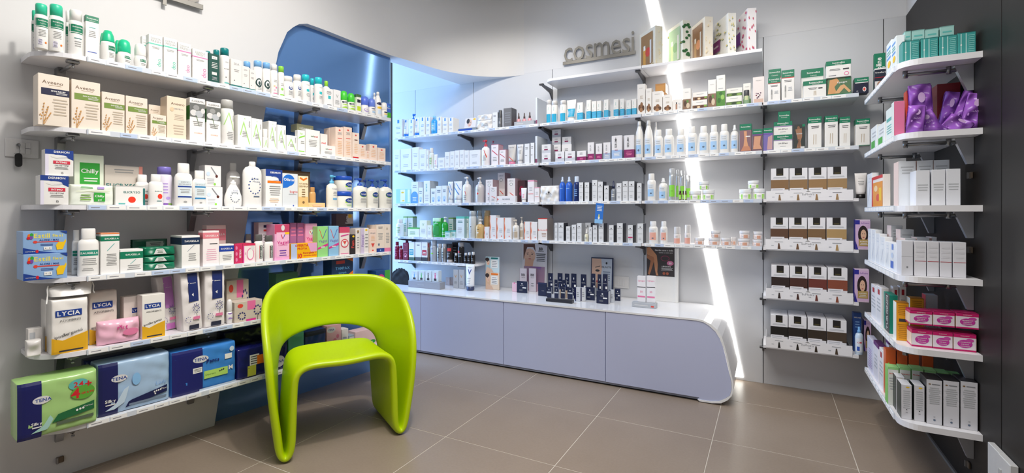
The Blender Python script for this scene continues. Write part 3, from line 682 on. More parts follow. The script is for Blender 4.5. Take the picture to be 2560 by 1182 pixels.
D('adopt', 'can', 'white spray can with dark teal cap', 'W', [t('SEA', .55, .62, .4, .08, 'S'), t('ADOPT', .55, .44, .6, .07, 'k'), e(.45, .22, .05, .015, 'k'), r(.3, .06, .9, .09, 't')], cap='#0f7f80')
D('seabox', 'carton', 'pale grey carton with dark foot band', '#e6e1dc', [t('SEA', .5, .84, .5, .09, 'S'), l(.25, .55, .75, .66, 2), e(.3, .25, .05, .02, 'k'), b(.03, .09, 'T')])
D('blueclear', 'can', 'white swirl can with clear blue cap', 'W', [e(.45, .3, .36, .14, '#1f3f3c'), e(.45, .31, .24, .09, 'W'), e(.48, .29, .14, .06, '#1f3f3c'), l(.25, .08, .8, .16, 2)], cap='#7fb8ec')
D('dots', 'can', 'white spray can with pink dots', 'W', [e(.35, .3, .12, .03, 'o'), e(.6, .26, .12, .03, 'P'), e(.4, .18, .14, .03, 'p'), l(.25, .42, .7, .5, 2), r(.2, .06, .8, .09, 'P')], cap='W')
D('greenbot', 'can', 'white bottle with bright green cap', 'W', [e(.45, .25, .2, .04, 'i'), l(.2, .35, .8, .45, 2), r(.15, .05, .85, .09, 'i')], cap='i')
D('uriage', 'can2', 'white can with small blue ring mark', 'W', [e(.55, .48, .2, .085, 'U'), e(.55, .5, .13, .06, 'W'), e(.55, .49, .06, .03, 'U'), l(.3, .16, .8, .36, 4)], cap='W')
D('cyancap', 'can2', 'white bottle with cyan cap', 'W', [r(.35, .38, .7, .47, '#35c3c9'), l(.3, .2, .8, .33, 3), t('VICHY', .52, .62, .5, .04, 'X')], cap='#27c7d2')
D('limecap', 'bottle', 'white bottle with lime cap', 'W', [], cap='#9fe03a')
D('tealsq', 'carton', 'white carton with small teal square', '#f0efee', [r(.42, .42, .72, .6, '#35b8c0'), l(.25, .66, .8, .86, 4), t('VICHY', .5, .8, .5, .06, 'S'), r(.3, .08, .8, .11, 'k')])
D('vbox', 'carton', 'white carton with grey letter V', '#eeedec', [t('V', .5, .66, .4, .2, 'X'), l(.2, .2, .8, .45, 5), b(.03, .07, 'x')])
D('grn_roll', 'roll', 'roll-on with green cap, black label', '#f2f5ea', [r(.1, .34, .9, .44, 'n'), t('*TENE', .5, .39, .5, .06, 'W'), r(.12, .1, .88, .3, 'L'), l(.25, .16, .75, .26, 2, 'W')], cap='#4ad13c')
D('grn_box', 'carton', 'white and yellow-green small carton', '#f2f2e8', [r(.1, .55, .9, .72, 'n'), r(.1, .1, .9, .35, '#c5dc2a'), b(.85, 1, 'Z')])
D('blu_roll', 'roll', 'white roll-on with blue-violet cap', 'W', [e(.5, .24, .34, .11, 'v'), e(.5, .25, .26, .08, 'W'), t('Lilly', .5, .25, .4, .08, 'V')], cap='#5a78dc')
D('navylab', 'roll', 'white roll-on, blue cap, navy label', 'W', [r(.2, .3, .8, .42, 'N'), l(.25, .14, .75, .26, 2, 'b')], cap='#6a86dc')
D('yellowspray', 'tall', 'white spray bottle with yellow label', 'W', [e(.5, .52, .42, .06, 'N'), r(.15, .32, .85, .4, 'Y'), r(.2, .12, .8, .26, 'd')], cap='W')
D('yellowroll', 'roll', 'small white roll-on with yellow stripe', 'W', [e(.5, .36, .35, .05, 'N'), r(.2, .22, .8, .28, 'Y'), r(.25, .06, .75, .18, 'd')], cap='W')
D('bluegreen', 'carton', 'blue and green carton at shelf end', '#3a66c8', [r(0, 0, 1, .45, '#49b92c'), t('*Pure', .5, .72, .7, .16, 'W'), e(.5, .82, .18, .06, 'b')])
def av(c, s, big=1):
    return [t('Aveeno', .46, .85, .66, .1, 'F'), l(.28, .785, .8, .8, 1, 'f'), b(.745 if 0 else .66, .745, c) if 0 else r(.1, .6, 1, .73, c), t('*'+s, .64, .685, .5, .03, 'W'), l(.55, .62, .95, .665, 2, 'w'), l(.45, .2, .95, .55, 6, 'x')]+[e(x_, z_, .022, .017, '#c9924a') for x_, z_ in ((.10, .12), (.12, .18), (.15, .24), (.14, .30), (.17, .36), (.19, .42), (.22, .2), (.25, .26), (.28, .31), (.31, .36), (.3, .15), (.35, .2), (.39, .24), (.07, .2), (.2, .09), (.24, .13))]+[('p', [(.16, .02), (.175, .02), (.19, .44), (.18, .44)], '#c9924a'), ('p', [(.17, .02), (.185, .02), (.34, .37), (.33, .38)], '#c9924a'), ('p', [(.18, .02), (.2, .02), (.42, .26), (.41, .26)], '#c9924a')]
D('av_navy', 'carton', 'large cream oat carton with navy band', 'C', av('#1c1d40', 'SKIN RELIEF')); D('av_green', 'carton', 'large cream oat carton with olive band', 'C', av('#7a9440', 'EMULAVE FLUID'))
D('av_oil', 'carton', 'cream oat carton with low olive band', 'C', av('#7a9440', 'SHOWER OIL')); D('av_sh', 'carton', 'cream oat carton with short olive band', 'C', av('#7a9440', 'EMULAVE SHAMPOO'))
D('av_bar', 'carton', 'small cream oat soap carton', 'C', av('#7a9440', 'EMULAVE BAR')); D('av_derm', 'carton', 'plain cream oat carton with brown letters', '#f0dcc4', [t('Aveeno', .55, .84, .7, .1, 'F'), t('DERMEXA', .6, .72, .5, .05, 'S'), l(.35, .45, .9, .6, 4, 'x'), l(.3, .1, .9, .36, 4, 'x'), e(.25, .7, .1, .05, 'q')])
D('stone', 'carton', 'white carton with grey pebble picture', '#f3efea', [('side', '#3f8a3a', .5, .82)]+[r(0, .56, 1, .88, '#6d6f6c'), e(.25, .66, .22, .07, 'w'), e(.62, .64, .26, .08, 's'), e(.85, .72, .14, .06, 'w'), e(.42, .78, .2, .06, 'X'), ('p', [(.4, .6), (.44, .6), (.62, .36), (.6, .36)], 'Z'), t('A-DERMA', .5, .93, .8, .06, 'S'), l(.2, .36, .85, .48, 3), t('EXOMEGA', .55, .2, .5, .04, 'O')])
D('foam', 'can', 'large white foam can with clear grey cap', 'W', [('p', [(.1, .44), (.16, .44), (.46, .70), (.42, .72)], '#b6e08a'), ('p', [(.86, .34), (.8, .34), (.42, .68), (.46, .72)], '#b6e08a'), t('DERMA', .82, .6, .12, .3, 'S', 1), l(.3, .12, .8, .3, 5)], cap='#e4e2de', captrans=.3)
def ad(): return [('p', [(.14, .36), (.22, .36), (.46, .78), (.42, .82)], '#a9d97c'), ('p', [(.9, .1), (.82, .1), (.4, .76), (.44, .82)], '#a9d97c'), t('A', .5, .9, .1, .05, 'i'), t('DERMA', .84, .74, .12, .34, 'S', 1), l(.3, .3, .7, .5, 4)]
D('ad_box', 'carton', 'white carton with leaning green lines', '#f4f3ee', ad()); D('ad_small', 'airless', 'small white bottle with green lines', 'W', [('p', [(.2, .1), (.28, .1), (.5, .45), (.46, .48)], 'i'), ('p', [(.8, .1), (.72, .1), (.46, .45), (.5, .48)], 'i')])
D('ad_low', 'carton', 'low white carton with green lines', '#f3f2ec', ad()); D('ad_leaf', 'carton', 'small white carton with green swoosh', '#f3f2ec', [('p', [(.05, .62), (.95, .74), (.95, .8), (.3, .72)], 'i'), t('Epi', .5, .86, .5, .08, 'i'), l(.4, .4, .9, .55, 2), r(.1, .06, .9, .1, 'i')])
D('olive', 'carton', 'olive carton lying at the back', '#b9b78f', [t('*sebamed', .5, .5, .7, .4, 'W')]); D('seba', 'carton', 'white carton, green and red lettering', '#f3f1ec', [t('*seba', .5, .74, .3, .08, 'Z'), t('*med', .72, .74, .26, .08, 'R'), l(.2, .3, .8, .6, 5)])
D('seba_b', 'carton', 'white carton with red foot band', '#efeae4', [t('*med', .45, .6, .6, .2, 'R'), r(0, .08, 1, .24, 'R')]); D('seba_f', 'carton', 'low wide white carton, green and red name', '#f3f1ec', [t('*seba', .42, .66, .2, .16, 'Z'), t('*med', .63, .66, .2, .16, 'R'), l(.2, .15, .8, .45, 3)])
def orb(s='vitamin'): return [e(.5, .9, .12, .025, 'r'), l(.25, .74, .8, .84, 3), r(.25, .62, .8, .64, 'r'), l(.25, .1, .8, .55, 8, 'o')]
D('or_t', 'carton', 'tall peach carton with orange mark', '#f6ddcc', orb()); D('or_m', 'carton', 'peach carton with dark red foot', '#f6e2d2', [e(.5, .9, .12, .03, 'r'), r(.3, .7, .75, .74, 'e'), l(.25, .2, .8, .6, 6, 'o'), r(.05, .03, .9, .08, 'R')])
D('or_s', 'carton', 'small peach carton with orange print', '#f6dfd0', [e(.5, .85, .12, .05, 'r'), l(.2, .2, .8, .7, 5, 'o')])
row(LEFT, LZ[0], 'on top left-wall shelf', '''
spray_green 78 96 26 d=.10
spray_green 85 122 10
spray_green 121 161 12
spray_green_w 163 178 26 d=.11
spray_green_w 171 209 25
som_tall 214 247 41
roll_big 249 266 82 d=.09
roll_big 252 289 75
roll_g 286 303 100 d=.09
roll_g 293 329 99
roll_w 335 370 109
deo_a 355 378 92 d=.09
deo_a 369 407 88
deo_a 409 443 96
deo_p 445 478 108
deo_p 481 520 125
tealcan 513 527 128 d=.09
tealbox 521 549 135
tealcan 533 550 125 d=.09
adopt 550 575 121
seabox 576 605 149
seabox 605 623 166
seabox 624 641 175
blueclear 609 627 154 d=.08
blueclear 632 655 152
blueclear 657 676 157
dots 677 694 161
greenbot 696 711 166
uriage 707 733 191
uriage 734 754 187
cyancap 755 775 187
cyancap 776 786 196 d=.07
cyancap 787 808 194
limecap 808 825 203 d=.09
tealsq 809 833 221
vbox 834 852 225
grn_roll 852 869 227
grn_roll 869 889 233
grn_box 889 903 236
blu_roll 903 922 241
navylab 921 938 246
yellowspray 938 953 230
yellowspray 932 941 232 d=.09
yellowroll 954 968 256
bluegreen 967 977 259 d=.05
''')
row(LEFT, LZ[1], 'on second left-wall shelf', '''
av_navy 94 174 188 dep=.075
av_green 178 251 203 dep=.09
av_oil 254 312 233 dep=.09
av_sh 314 369 243 dep=.09
av_bar 372 403 263 d=.09 back=behind_its_twin
av_bar 376 416 287
av_derm 417 466 243 dep=.1
stone 474 513 246 dep=.1
stone 516 552 256 dep=.1
foam 552 585 250
ad_box 594 629 289 dep=.1
ad_box 629 656 297 dep=.1
ad_small 656 672 323
ad_box 668 692 303 dep=.08
ad_box 693 715 313 dep=.08
ad_low 716 743 339
ad_leaf 744 763 326
olive 742 784 312 d=.13 b=330
seba 764 800 325
seba_b 801 819 335 d=.06
seba_f 802 842 364
or_t 836 859 318 k=1 dep=.06
or_t 860 880 318
or_m 881 898 332
or_s 898 915 361
or_s 915 924 377
or_s 924 943 361
or_s 944 964 370
''')
def stripes(): return [r(0, .82, 1, 1, 'U'), t('*DERMON', .58, .92, .6, .08, 'W'), ('p', [(.3, .82), (1, .82), (1, .62), (.75, .72)], 'U'), e(.5, .74, .3, .07, 'W'), e(.54, .75, .27, .05, 'U'), e(.5, .75, .27, .045, 'W')]
D('derm', 'carton', 'white wash carton with navy arcs', 'W', stripes()+[r(.28, .46, .88, .58, '#d8324a'), t('*INTIMO', .58, .52, .4, .07, 'W'), t('SALVIETTINE', .58, .4, .5, .06, 'k'), l(.3, .25, .85, .35, 2), t('15', .6, .12, .1, .08, 'k'), r(0, 0, .12, .8, 'l')])
D('chilly_b', 'carton', 'white carton with green oval emblem', '#e8f0dc', [r(.18, .42, .86, .84, 'I'), t('*Chilly', .52, .68, .6, .2, 'W'), l(.3, .46, .8, .56, 2, 'W'), r(.25, .3, .75, .37, 'v'), l(.2, .1, .8, .22, 2, 'S')], dep=.07)
D('elic_b', 'carton', 'wide beige carton with teal lettering', '#d5cbc0', [b(.985, 1, 'X'), t('*ELICRYSO', .45, .5, .82, .26, 'T'), l(.2, .8, .8, .92, 2), r(.9, .3, 1, 1, '#dc8f82'), e(.45, .02, .2, .05, 'r')], dep=.05)
D('chilly_w', 'pack', 'white and green wet wipes pack', '#eef3e6', [r(.52, .18, .78, .62, 'I'), t('*Chilly', .65, .45, .22, .2, 'W'), t('gel', .65, .27, .1, .1, 'W'), l(.2, .2, .46, .55, 3, 'g'), l(.22, .8, .5, .92, 2, 'I'), r(.6, .8, .76, .92, 'v'), r(.12, .66, .9, .68, 'z')], dep=.07, seam=1, name='wet_wipes_pack')
D('elic_s', 'carton', 'white carton with red sun dot', '#f1efea', [t('*ELICRYSO', .55, .68, .56, .14, 'T'), e(.55, .3, .13, .16, '#ee3a22'), b(.97, 1, 'w'), r(.93, 0, 1, .9, 'T'), r(.1, .06, .32, .12, 't')], dep=.06)
D('elic_t', 'widecap', 'white bottle with red sun dot', 'W', [t('*ELICRYSO', .6, .46, .5, .05, 'T'), e(.7, .3, .17, .08, '#ee3a22'), l(.45, .12, .85, .18, 1, 'T')], sq=.6)
D('lav', 'can', 'tall spray can with lavender cap', '#e6e0ee', [l(.2, .3, .6, .6, 4, 'v'), e(.6, .2, .15, .04, 'v'), r(.1, .03, .6, .07, 'V'), r(.6, .03, .95, .07, 'g')], cap='#7f74c4')
D('deter', 'widecap', 'white wash bottle with blue label', 'W', [r(.12, .18, .9, .6, '#dce6ea'), t('DERMO', .5, .56, .5, .04, 'S'), t('DETERGENTE', .5, .51, .66, .04, 'S'), r(.12, .44, .9, .47, 'U'), r(.12, .2, .9, .235, 'U'), l(.2, .3, .8, .4, 3), e(.5, .1, .1, .02, 'X')], sq=.6)
D('deter2', 'widecap', 'white wash bottle with teal-blue label', 'W', [r(.12, .18, .9, .66, '#dce6ea'), t('DETERGENTE', .5, .6, .66, .04, 'S'), r(.12, .52, .9, .56, '#2b7fb4'), r(.12, .2, .9, .24, '#2b7fb4'), l(.2, .3, .8, .48, 4), e(.5, .1, .1, .02, 'X')], sq=.6)
D('dropsbox', 'carton', 'white carton printed with dark dropper', '#eeeaea', [('p', [(.35, .9), (.4, .94), (.75, .55), (.7, .5)], 'S'), e(.72, .5, .08, .07, 'e'), l(.1, .1, .6, .4, 4, 's'), e(.6, .12, .07, .06, 'i'), e(.2, .6, .12, .1, 'd')], dep=.07)
D('savon', 'pearl', 'pear-shaped white pump bottle, blue wreath', 'W', [t('Savon', .55, .52, .34, .05, 'U'), ('t', 'Mousse', .5, .46, .4, .05, 'D')]+[e(.5+.24*cos(q*.45+.9), .30+.15*sin(q*.45+.9), .035, .012, 'D') for q in range(12)], sq=.55, nz=1)
D('savonb', 'bottle', 'big white bottle with blue wreath', 'W', [t('Savon', .55, .62, .4, .06, 'D'), t('Mousse', .6, .56, .4, .06, 'D')]+[e(.52+.3*cos(q*.45+1.2), .46+.17*sin(q*.45+1.2), .035, .012, 'U') for q in range(13)]+[l(.4, .2, .8, .26, 1, 'D')], sq=.55, prof=[(.94, 0), (1, .02), (1, .72), (.94, .8), (.7, .87), (.36, .9), (.34, .91)], cw=.72)
SHAPES['savoncap'] = None
D('ghost', 'bottle', 'second big white bottle behind', '#dcd8d6', [], sq=.55)
D('derm2', 'carton', 'tall white carton, navy arcs, orange stripe', '#f0eeec', stripes()+[r(.1, .64, .9, .7, 'O'), l(.2, .3, .9, .58, 5), l(.2, .12, .8, .24, 3, 'o'), t('15', .6, .06, .1, .04, 'k')], dep=.12)
D('oila', 'carton', 'white carton with big blue drop', '#dfe3e6', [e(.4, .8, .38, .17, '#1d6fd0'), ('p', [(.02, .8), (.02, .56), (.3, .58), (.75, .72), (.7, .85)], '#1d6fd0'), t('*Oilatum', .48, .82, .8, .12, 'W'), t('bagno', .72, .47, .5, .08, 'r'), l(.4, .36, .9, .42, 1, 's'), e(.7, .05, .04, .02, 'B')], dep=.09)
D('vita', 'carton', 'cream carton with orange wings', '#f6e3be', [r(0, 0, 1, .34, '#f2c47e'), ('p', [(.1, .92), (.5, .84), (.5, .9), (.2, .96)], 'O'), ('p', [(.9, .92), (.5, .84), (.5, .9), (.8, .96)], 'O'), t('VITAMIN', .5, .75, .9, .07, 'H'), t('DERMINA', .5, .67, .9, .07, 'H'), l(.3, .3, .7, .6, 4, 'H'), e(.5, .16, .12, .04, 'H')], dep=.06)
D('brownb', 'carton', 'dark beige carton standing behind', '#9a8468', [b(.96, 1, 'F')], dep=.05)
D('wood', 'widecap', 'amber bottle behind cream carton', '#d8a868', [], cap='#c89458', sq=.6)
D('soap', 'pack', 'flat pale orange soap packet', '#f0c88c', [e(.5, .5, .3, .25, 'o')], dep=.06, amp=.5)
D('ceta_s', 'pump', 'slim white bottle, pale blue pump', '#efece0', [t('Cetaphil', .6, .58, .5, .05, 'U'), l(.4, .36, .85, .5, 3), r(.4, .24, .85, .3, '#6fb0de')], cap='#5fb4dc', nz=1, sq=.7)
D('ceta_j', 'jarb', 'white cream tub with blue lid', '#f0eee4', [r(.35, .3, .96, .5, 'L'), e(.68, .46, .33, .16, 'U'), t('*Cetaphil', .7, .46, .46, .12, 'W'), l(.4, .1, .9, .22, 2, 'i')], cap='#1e4fb4')
D('ceta', 'pump', 'white bottle, royal blue pump, green oval', '#f0eee4', [e(.62, .46, .32, .1, 'g'), e(.62, .47, .29, .085, 'U'), t('*Cetaphil', .62, .47, .46, .07, 'W'), l(.35, .16, .85, .34, 5)], cap='#1e4fb4', nz=-1, sq=.6, cw=.8)
row(LEFT, LZ[2], 'on third left-wall shelf', '''
derm 92 108 439 d=.07
derm 100 172 439 dep=.055
derm 112 184 375 on=1 dep=.055 back=on_top_of_another
chilly_b 185 260 387 d=.11
elic_b 261 357 414 d=.11
chilly_w 176 286 462 d=.015
elic_s 288 363 465
elic_t 336 372 437 d=.08
elic_t 369 407 436
lav 392 431 417 d=.04
deter 434 479 409
deter2 479 514 427
dropsbox 513 557 467 d=.06
dropsbox 512 553 414 on=1 d=.06 back=stacked_on_twin
ghost 563 598 408 d=.13
savon 558 602 440
savonb 603 651 405
derm2 664 706 424
brownb 690 776 427 d=.16
oila 706 745 434
vita 746 771 440
wood 772 788 468 d=.07
soap 771 815 507 d=.02
ceta_s 815 841 438
ceta_j 840 878 480 d=.01
ceta_j 841 878 441 on=1 back=stacked_on_another_tub
ceta 880 913 446
ceta 905 919 450 d=.1
ceta 915 942 449
ceta 938 950 451 d=.1
ceta 945 976 449
''')
D('fitti', 'carton', 'light blue glove box, yellow glove print', '#8fb2dc', [t('*Estill', .42, .8, .36, .28, 'y'), t('*flexi', .78, .8, .24, .26, 'y'), t('*ALONI / MAI', .58, .6, .44, .1, 'U'), r(.3, .5, .82, .54, 'r'), e(.27, .52, .05, .06, 'r'), l(.38, .34, .68, .44, 2, 'U'), e(.14, .8, .04, .09, 'O'), e(.19, .84, .04, .08, 'I'), e(.18, .72, .04, .08, 'V'), e(.12, .7, .04, .06, 'R'), ('p', [(.74, .36), (.8, .5), (.92, .5), (.97, .62), (.98, .52), (.93, .3), (.9, .16), (.76, .14)], 'Y'), ('p', [(0, 0), (.75, 0), (.4, .1), (0, .28)], 'U'), ('p', [(.82, 1), (1, 1), (1, .86)], 'U'), t('COTONEVE', .16, .1, .22, .08, 'W'), e(.31, .1, .035, .07, 'R'), r(.46, .16, .64, .3, 'W'), t('6 - 8', .55, .23, .12, .1, 'k')], dep=.11)
D('saug_b', 'widecap', 'big white wash bottle, green name band', 'W', [r(.08, .42, .92, .54, '#2b8f78'), t('*SAUGELLA', .5, .48, .8, .08, 'W'), l(.15, .22, .85, .38, 4), l(.15, .1, .7, .17, 2)], sq=.55, prof=[(.94, 0), (1, .02), (1, .66), (.94, .73), (.62, .78), (.58, .79)])
D('saug_g', 'carton', 'tall white carton with green name band', 'W', [b(.8, .92, 'G'), b(.97, .99, 'O'), t('*SAUGELLA', .58, .86, .76, .09, 'W'), ('p', [(.35, .56), (.75, .74), (.7, .74), (.33, .57)], 't'), l(.3, .2, .85, .5, 8)], dep=.06)
D('saug_s', 'carton', 'low white carton with green name band', 'W', [b(.6, .9, 'G'), t('*SAUGELLA', .55, .77, .64, .2, 'W'), ('p', [(.45, .36), (.7, .56), (.66, .56), (.43, .37)], 't'), l(.3, .1, .9, .34, 3)], dep=.07)
D('gwipes', 'pack', 'dark green wet wipes packet lying flat', '#0f6f50', [('p', [(.3, .2), (.7, .2), (.6, .8), (.38, .8)], 'w'), l(.4, .3, .6, .7, 3, 'Z')], dep=.09, seam=1, name='wet_wipes_pack', amp=2.2)
D('gwipes2', 'pack', 'dark green wet wipes packet on edge behind', '#17513d', [r(.35, .2, .85, .8, '#8a958c'), l(.45, .3, .8, .7, 3, 'k')], dep=.05, seam=1, name='wet_wipes_pack', amp=2)
D('saug_n', 'carton', 'white carton with dark navy name band', 'W', [b(.72, .94, '#142c4c'), t('*SAUGELLA', .55, .83, .8, .12, 'W'), ('p', [(.3, .5), (.7, .7), (.66, .7), (.3, .51)], 'D'), l(.35, .2, .8, .46, 4)], dep=.13)
D('saug_p', 'carton', 'tall white carton with pink name band', '#f8eeee', [b(.78, .95, '#e2808c'), t('*SAUGELLA', .55, .86, .8, .1, 'W'), l(.4, .6, .9, .66, 1, 'k'), l(.2, .15, .85, .5, 6, 'p')], dep=.05)
D('saug_q', 'carton', 'blush carton with pink band behind', '#e6ccc8', [b(.6, .9, '#d67a86'), t('*SAUGELLA', .55, .76, .8, .16, 'w')], dep=.05)
D('saug_bl', 'carton', 'small white carton with blue name band', 'W', [b(.64, .92, '#1f3f9f'), t('*SAUGELLA', .5, .78, .8, .2, 'W'), l(.2, .2, .85, .5, 4)], dep=.05)
D('rosy', 'carton', 'small pink and white wash carton', '#f6e4e4', [('side', '#d9305c', 0, 1), r(0, 0, .1, 1, 'm'), b(.9, 1, '#d9305c'), e(.6, .45, .3, .32, 'P'), e(.6, .45, .24, .26, 'W'), e(.75, .78, .16, .12, 'w'), t('PH', .2, .5, .1, .4, 'm', 1)], dep=.08)
D('rosyl', 'carton', 'pink side-facing wash carton', '#cf2f60', [t('*PETIDIO', .7, .5, .22, .8, 'W', 1), e(.25, .8, .12, .1, 'P'), e(.25, .5, .12, .1, 'P'), e(.25, .2, .12, .1, 'P')], dep=.05)
D('darkcap', 'widecap', 'white bottle, dark grey cap', 'W', [r(.5, .12, .86, .6, '#4f5f58'), t('*SAUGELLA', .68, .36, .24, .44, 'W', 1), r(.46, .12, .5, .6, 'R')], cap='#5b5a58', sq=.6, cw=1.25)
D('hydra', 'carton', 'white carton with navy and red bars', '#e8e6e8', [r(.35, .86, .9, .93, 'N'), r(.35, .76, .9, .81, 'r'), l(.3, .3, .9, .7, 6), ('side', '#b9a7b0', 0, 1)], dep=.05)
D('vag_p', 'carton', 'pink carton with red heart-like mark', '#f0a8d0', [r(0, .74, 1, 1, '#c8456a'), r(.12, .1, .98, .78, '#f4bcd8'), e(.55, .9, .12, .08, 'w'), ('p', [(.45, .72), (.55, .6), (.5, .6), (.4, .72)], 'R'), ('p', [(.66, .72), (.54, .6), (.58, .6), (.72, .72)], 'B'), r(.68, .72, .98, .78, 'Y'), t('*Vagisil', .55, .5, .76, .12, 'm'), t('Cosmetic', .55, .43, .6, .07, 'm'), l(.3, .1, .8, .3, 3, 'V')], dep=.09)
D('vag_c', 'carton', 'dusky purple carton cluster behind offer box', '#a8689c', [l(.1, .6, .9, .9, 3, 'P'), ('side', '#8a5088', 0, 1)], dep=.06)
D('vag_p2', 'carton', 'pink carton above yellow offer box', '#e8a0c8', [e(.5, .74, .2, .08, 'w'), ('p', [(.42, .78), (.54, .68), (.5, .68), (.36, .78)], 'R'), ('p', [(.62, .78), (.52, .68), (.56, .68), (.68, .78)], 'B'), t('*Vagisil', .5, .56, .8, .1, 'm'), t('Cosmetic', .5, .5, .6, .06, 'm')], dep=.06)
D('offer', 'carton', 'yellow OFFERTA PROVA promotion box', '#f4b400', [r(0, 0, .22, 1, '#b9c6e4'), ('p', [(.62, 1), (1, 1), (1, .42), (.75, .4)], '#eaa6cc'), t('*OFFERTA', .4, .86, .5, .2, 'R'), t('*PROVA', .42, .66, .36, .2, 'R'), t('*10', .33, .18, .26, .32, 'R'), t('*Detergente +', .7, .36, .5, .12, 'R'), t('*Salviettine intime', .72, .18, .5, .12, 'R')], dep=.05)
def vg(c1, c2): return [('p', [(.15, .9), (.2, .9), (.5, .6), (.46, .58)], c1), ('p', [(.88, .9), (.82, .9), (.48, .6), (.5, .58)], 'B'), t('Vagisil', .5, .52, .8, .1, 'V'), ('p', [(.0, .24), (1, .36), (1, .44), (.0, .3)], c2), r(.3, .3, .7, .34, 'w')]
D('vag_g', 'carton', 'green carton with Y-shaped mark', '#9ada84', vg('r', 'm'), dep=.06); D('vag_b', 'carton', 'light blue carton with Y-shaped mark', '#92c2e2', vg('r', 'm'), dep=.06)
D('redring', 'carton', 'white carton with red ring, red top', '#f0e2de', [b(.8, 1, '#d4486a'), e(.5, .42, .4, .16, '#d85060'), e(.5, .42, .31, .12, 'W'), ('p', [(.3, .5), (.5, .38), (.5, .28), (.52, .28), (.52, .38), (.7, .5)], 'r'), ('p', [(.1, .66), (.9, .72), (.9, .76), (.1, .7)], 'm'), r(.1, .04, .9, .07, 'P')], dep=.07)
D('blk', 'carton', 'small black carton with red letters', '#2a2422', [t('*Fem', .5, .5, .5, .5, 'r', 1), e(.6, .9, .2, .05, 'Y')], dep=.07); D('wht', 'carton', 'white carton with gold corner mark', '#e8e0da', [e(.55, .9, .25, .05, 'f'), ('p', [(.3, .82), (.7, .82), (.6, .9)], 'k'), l(.3, .2, .8, .7, 5)], dep=.1)
D('lilac', 'carton', 'white carton with lilac vertical name', '#ece6e2', [r(.0, 0, .45, 1, '#cfc2da'), t('Femigel', .25, .5, .3, .6, 'V', 1), e(.7, .92, .14, .04, 'Y'), l(.55, .2, .9, .8, 5)], dep=.1)
D('peachr', 'carton', 'peach carton with red funnel print', '#f2d8c8', [t('*Alkagin', .5, .84, .7, .06, 'S'), ('p', [(.25, .4), (.75, .4), (.5, .22)], 'r'), e(.5, .1, .12, .03, 'r'), l(.2, .5, .8, .74, 4, 'o')], dep=.06)
D('dermaf', 'carton', 'beige carton with blue foot band', '#efe0d0', [l(.2, .86, .8, .94, 2, 'k'), l(.2, .45, .8, .7, 5), e(.3, .28, .1, .05, 'D'), r(0, 0, 1, .14, 'U'), e(.5, .07, .08, .03, 'u')], dep=.1)
D('dermag', 'carton', 'beige carton with pink foot band', '#efe0d0', [e(.4, .84, .14, .05, 'x'), l(.2, .3, .8, .7, 7), r(0, 0, 1, .14, 'P'), ], dep=.1)
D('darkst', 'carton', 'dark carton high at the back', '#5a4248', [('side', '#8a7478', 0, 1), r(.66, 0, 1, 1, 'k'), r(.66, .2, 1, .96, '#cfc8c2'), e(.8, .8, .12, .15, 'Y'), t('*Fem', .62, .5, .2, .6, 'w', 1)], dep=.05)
row(LEFT, LZ[3], 'on fourth left-wall shelf', '''
fitti 57 169 634
fitti 56 168 578 on=1 back=stacked_on_twin
saug_b 178 201 575 d=.09
saug_b 191 248 571
saug_g 250 299 582
saug_s 300 358 623
gwipes2 333 420 598 d=.17 b=625
gwipes 360 440 657 d=.03
gwipes 360 440 640 on=1 back=second_in_pile
gwipes 358 440 617 on=1 back=topmost_in_pile
saug_n 454 500 589
saug_q 516 565 563 d=.11
saug_p 507 548 577
saug_bl 548 585 610
rosyl 586 607 610
rosy 607 639 609
darkcap 612 628 585 d=.1
darkcap 633 656 586
darkcap 658 685 588
hydra 646 682 556 d=.1
vag_p 685 724 561
vag_c 725 742 557 d=.08
vag_c 743 762 557 d=.08
offer 727 793 608
vag_p2 761 793 559 d=.065
vag_g 794 820 566
vag_b 822 847 565
redring 849 874 568
blk 875 889 586
wht 889 900 572
lilac 901 922 570
peachr 923 941 573
dermaf 941 961 562
dermag 961 977 561
darkst 840 883 534 d=.15 b=566
''')
def lyc(): return [r(.1, .68, .82, .80, 'U'), t('*LYCIA', .46, .74, .62, .09, 'W'), t('ASSORBENTI', .5, .61, .8, .04, 'k'), ('p', [(0, 0), (1, 0), (1, .36), (.6, .3), (.3, .24), (0, .3)], '#e8b020'), t('ipoallergenici', .45, .36, .8, .06, 'k', 0, .25), r(.2, .03, .86, .06, 'k')]
D('lycia', 'pack', 'tall white and yellow cotton pad pack', '#f2eee8', lyc(), dep=.09, pw=14, name='cotton_pack'); D('lyciab', 'pack', 'second white and yellow pad pack behind', '#e6ddd2', lyc(), dep=.08, pw=14, name='cotton_pack')
D('lyfilm', 'pack', 'loose clear film gathered over pad pack', '#dcd8d2', [], dep=.08, pw=4, amp=4, rough=.2, name='film_wrap')
D('lybox', 'carton', 'white and yellow pad carton', '#f2eee6', lyc(), dep=.06)
D('lybox2', 'carton', 'white pad carton partly hidden behind', '#e8dfd6', [r(.5, .6, 1, .72, 'U'), t('*LYC', .75, .66, .4, .08, 'W')], dep=.05)
D('tinyw', 'carton', 'tiny white box at the shelf end', '#e4e0dc', [r(.1, .6, .5, .85, 's')], dep=.04); D('tinyw2', 'pack', 'crumpled white packet at shelf end', '#e6e2de', [], dep=.04, amp=3)
D('pinkw', 'pack', 'crumpled pink film-wrapped pack', '#f2bcd0', [t('Pkt', .55, .7, .3, .2, 'm'), e(.75, .45, .2, .15, 'P')], dep=.062, amp=3.2, pw=3.2, rough=.2)
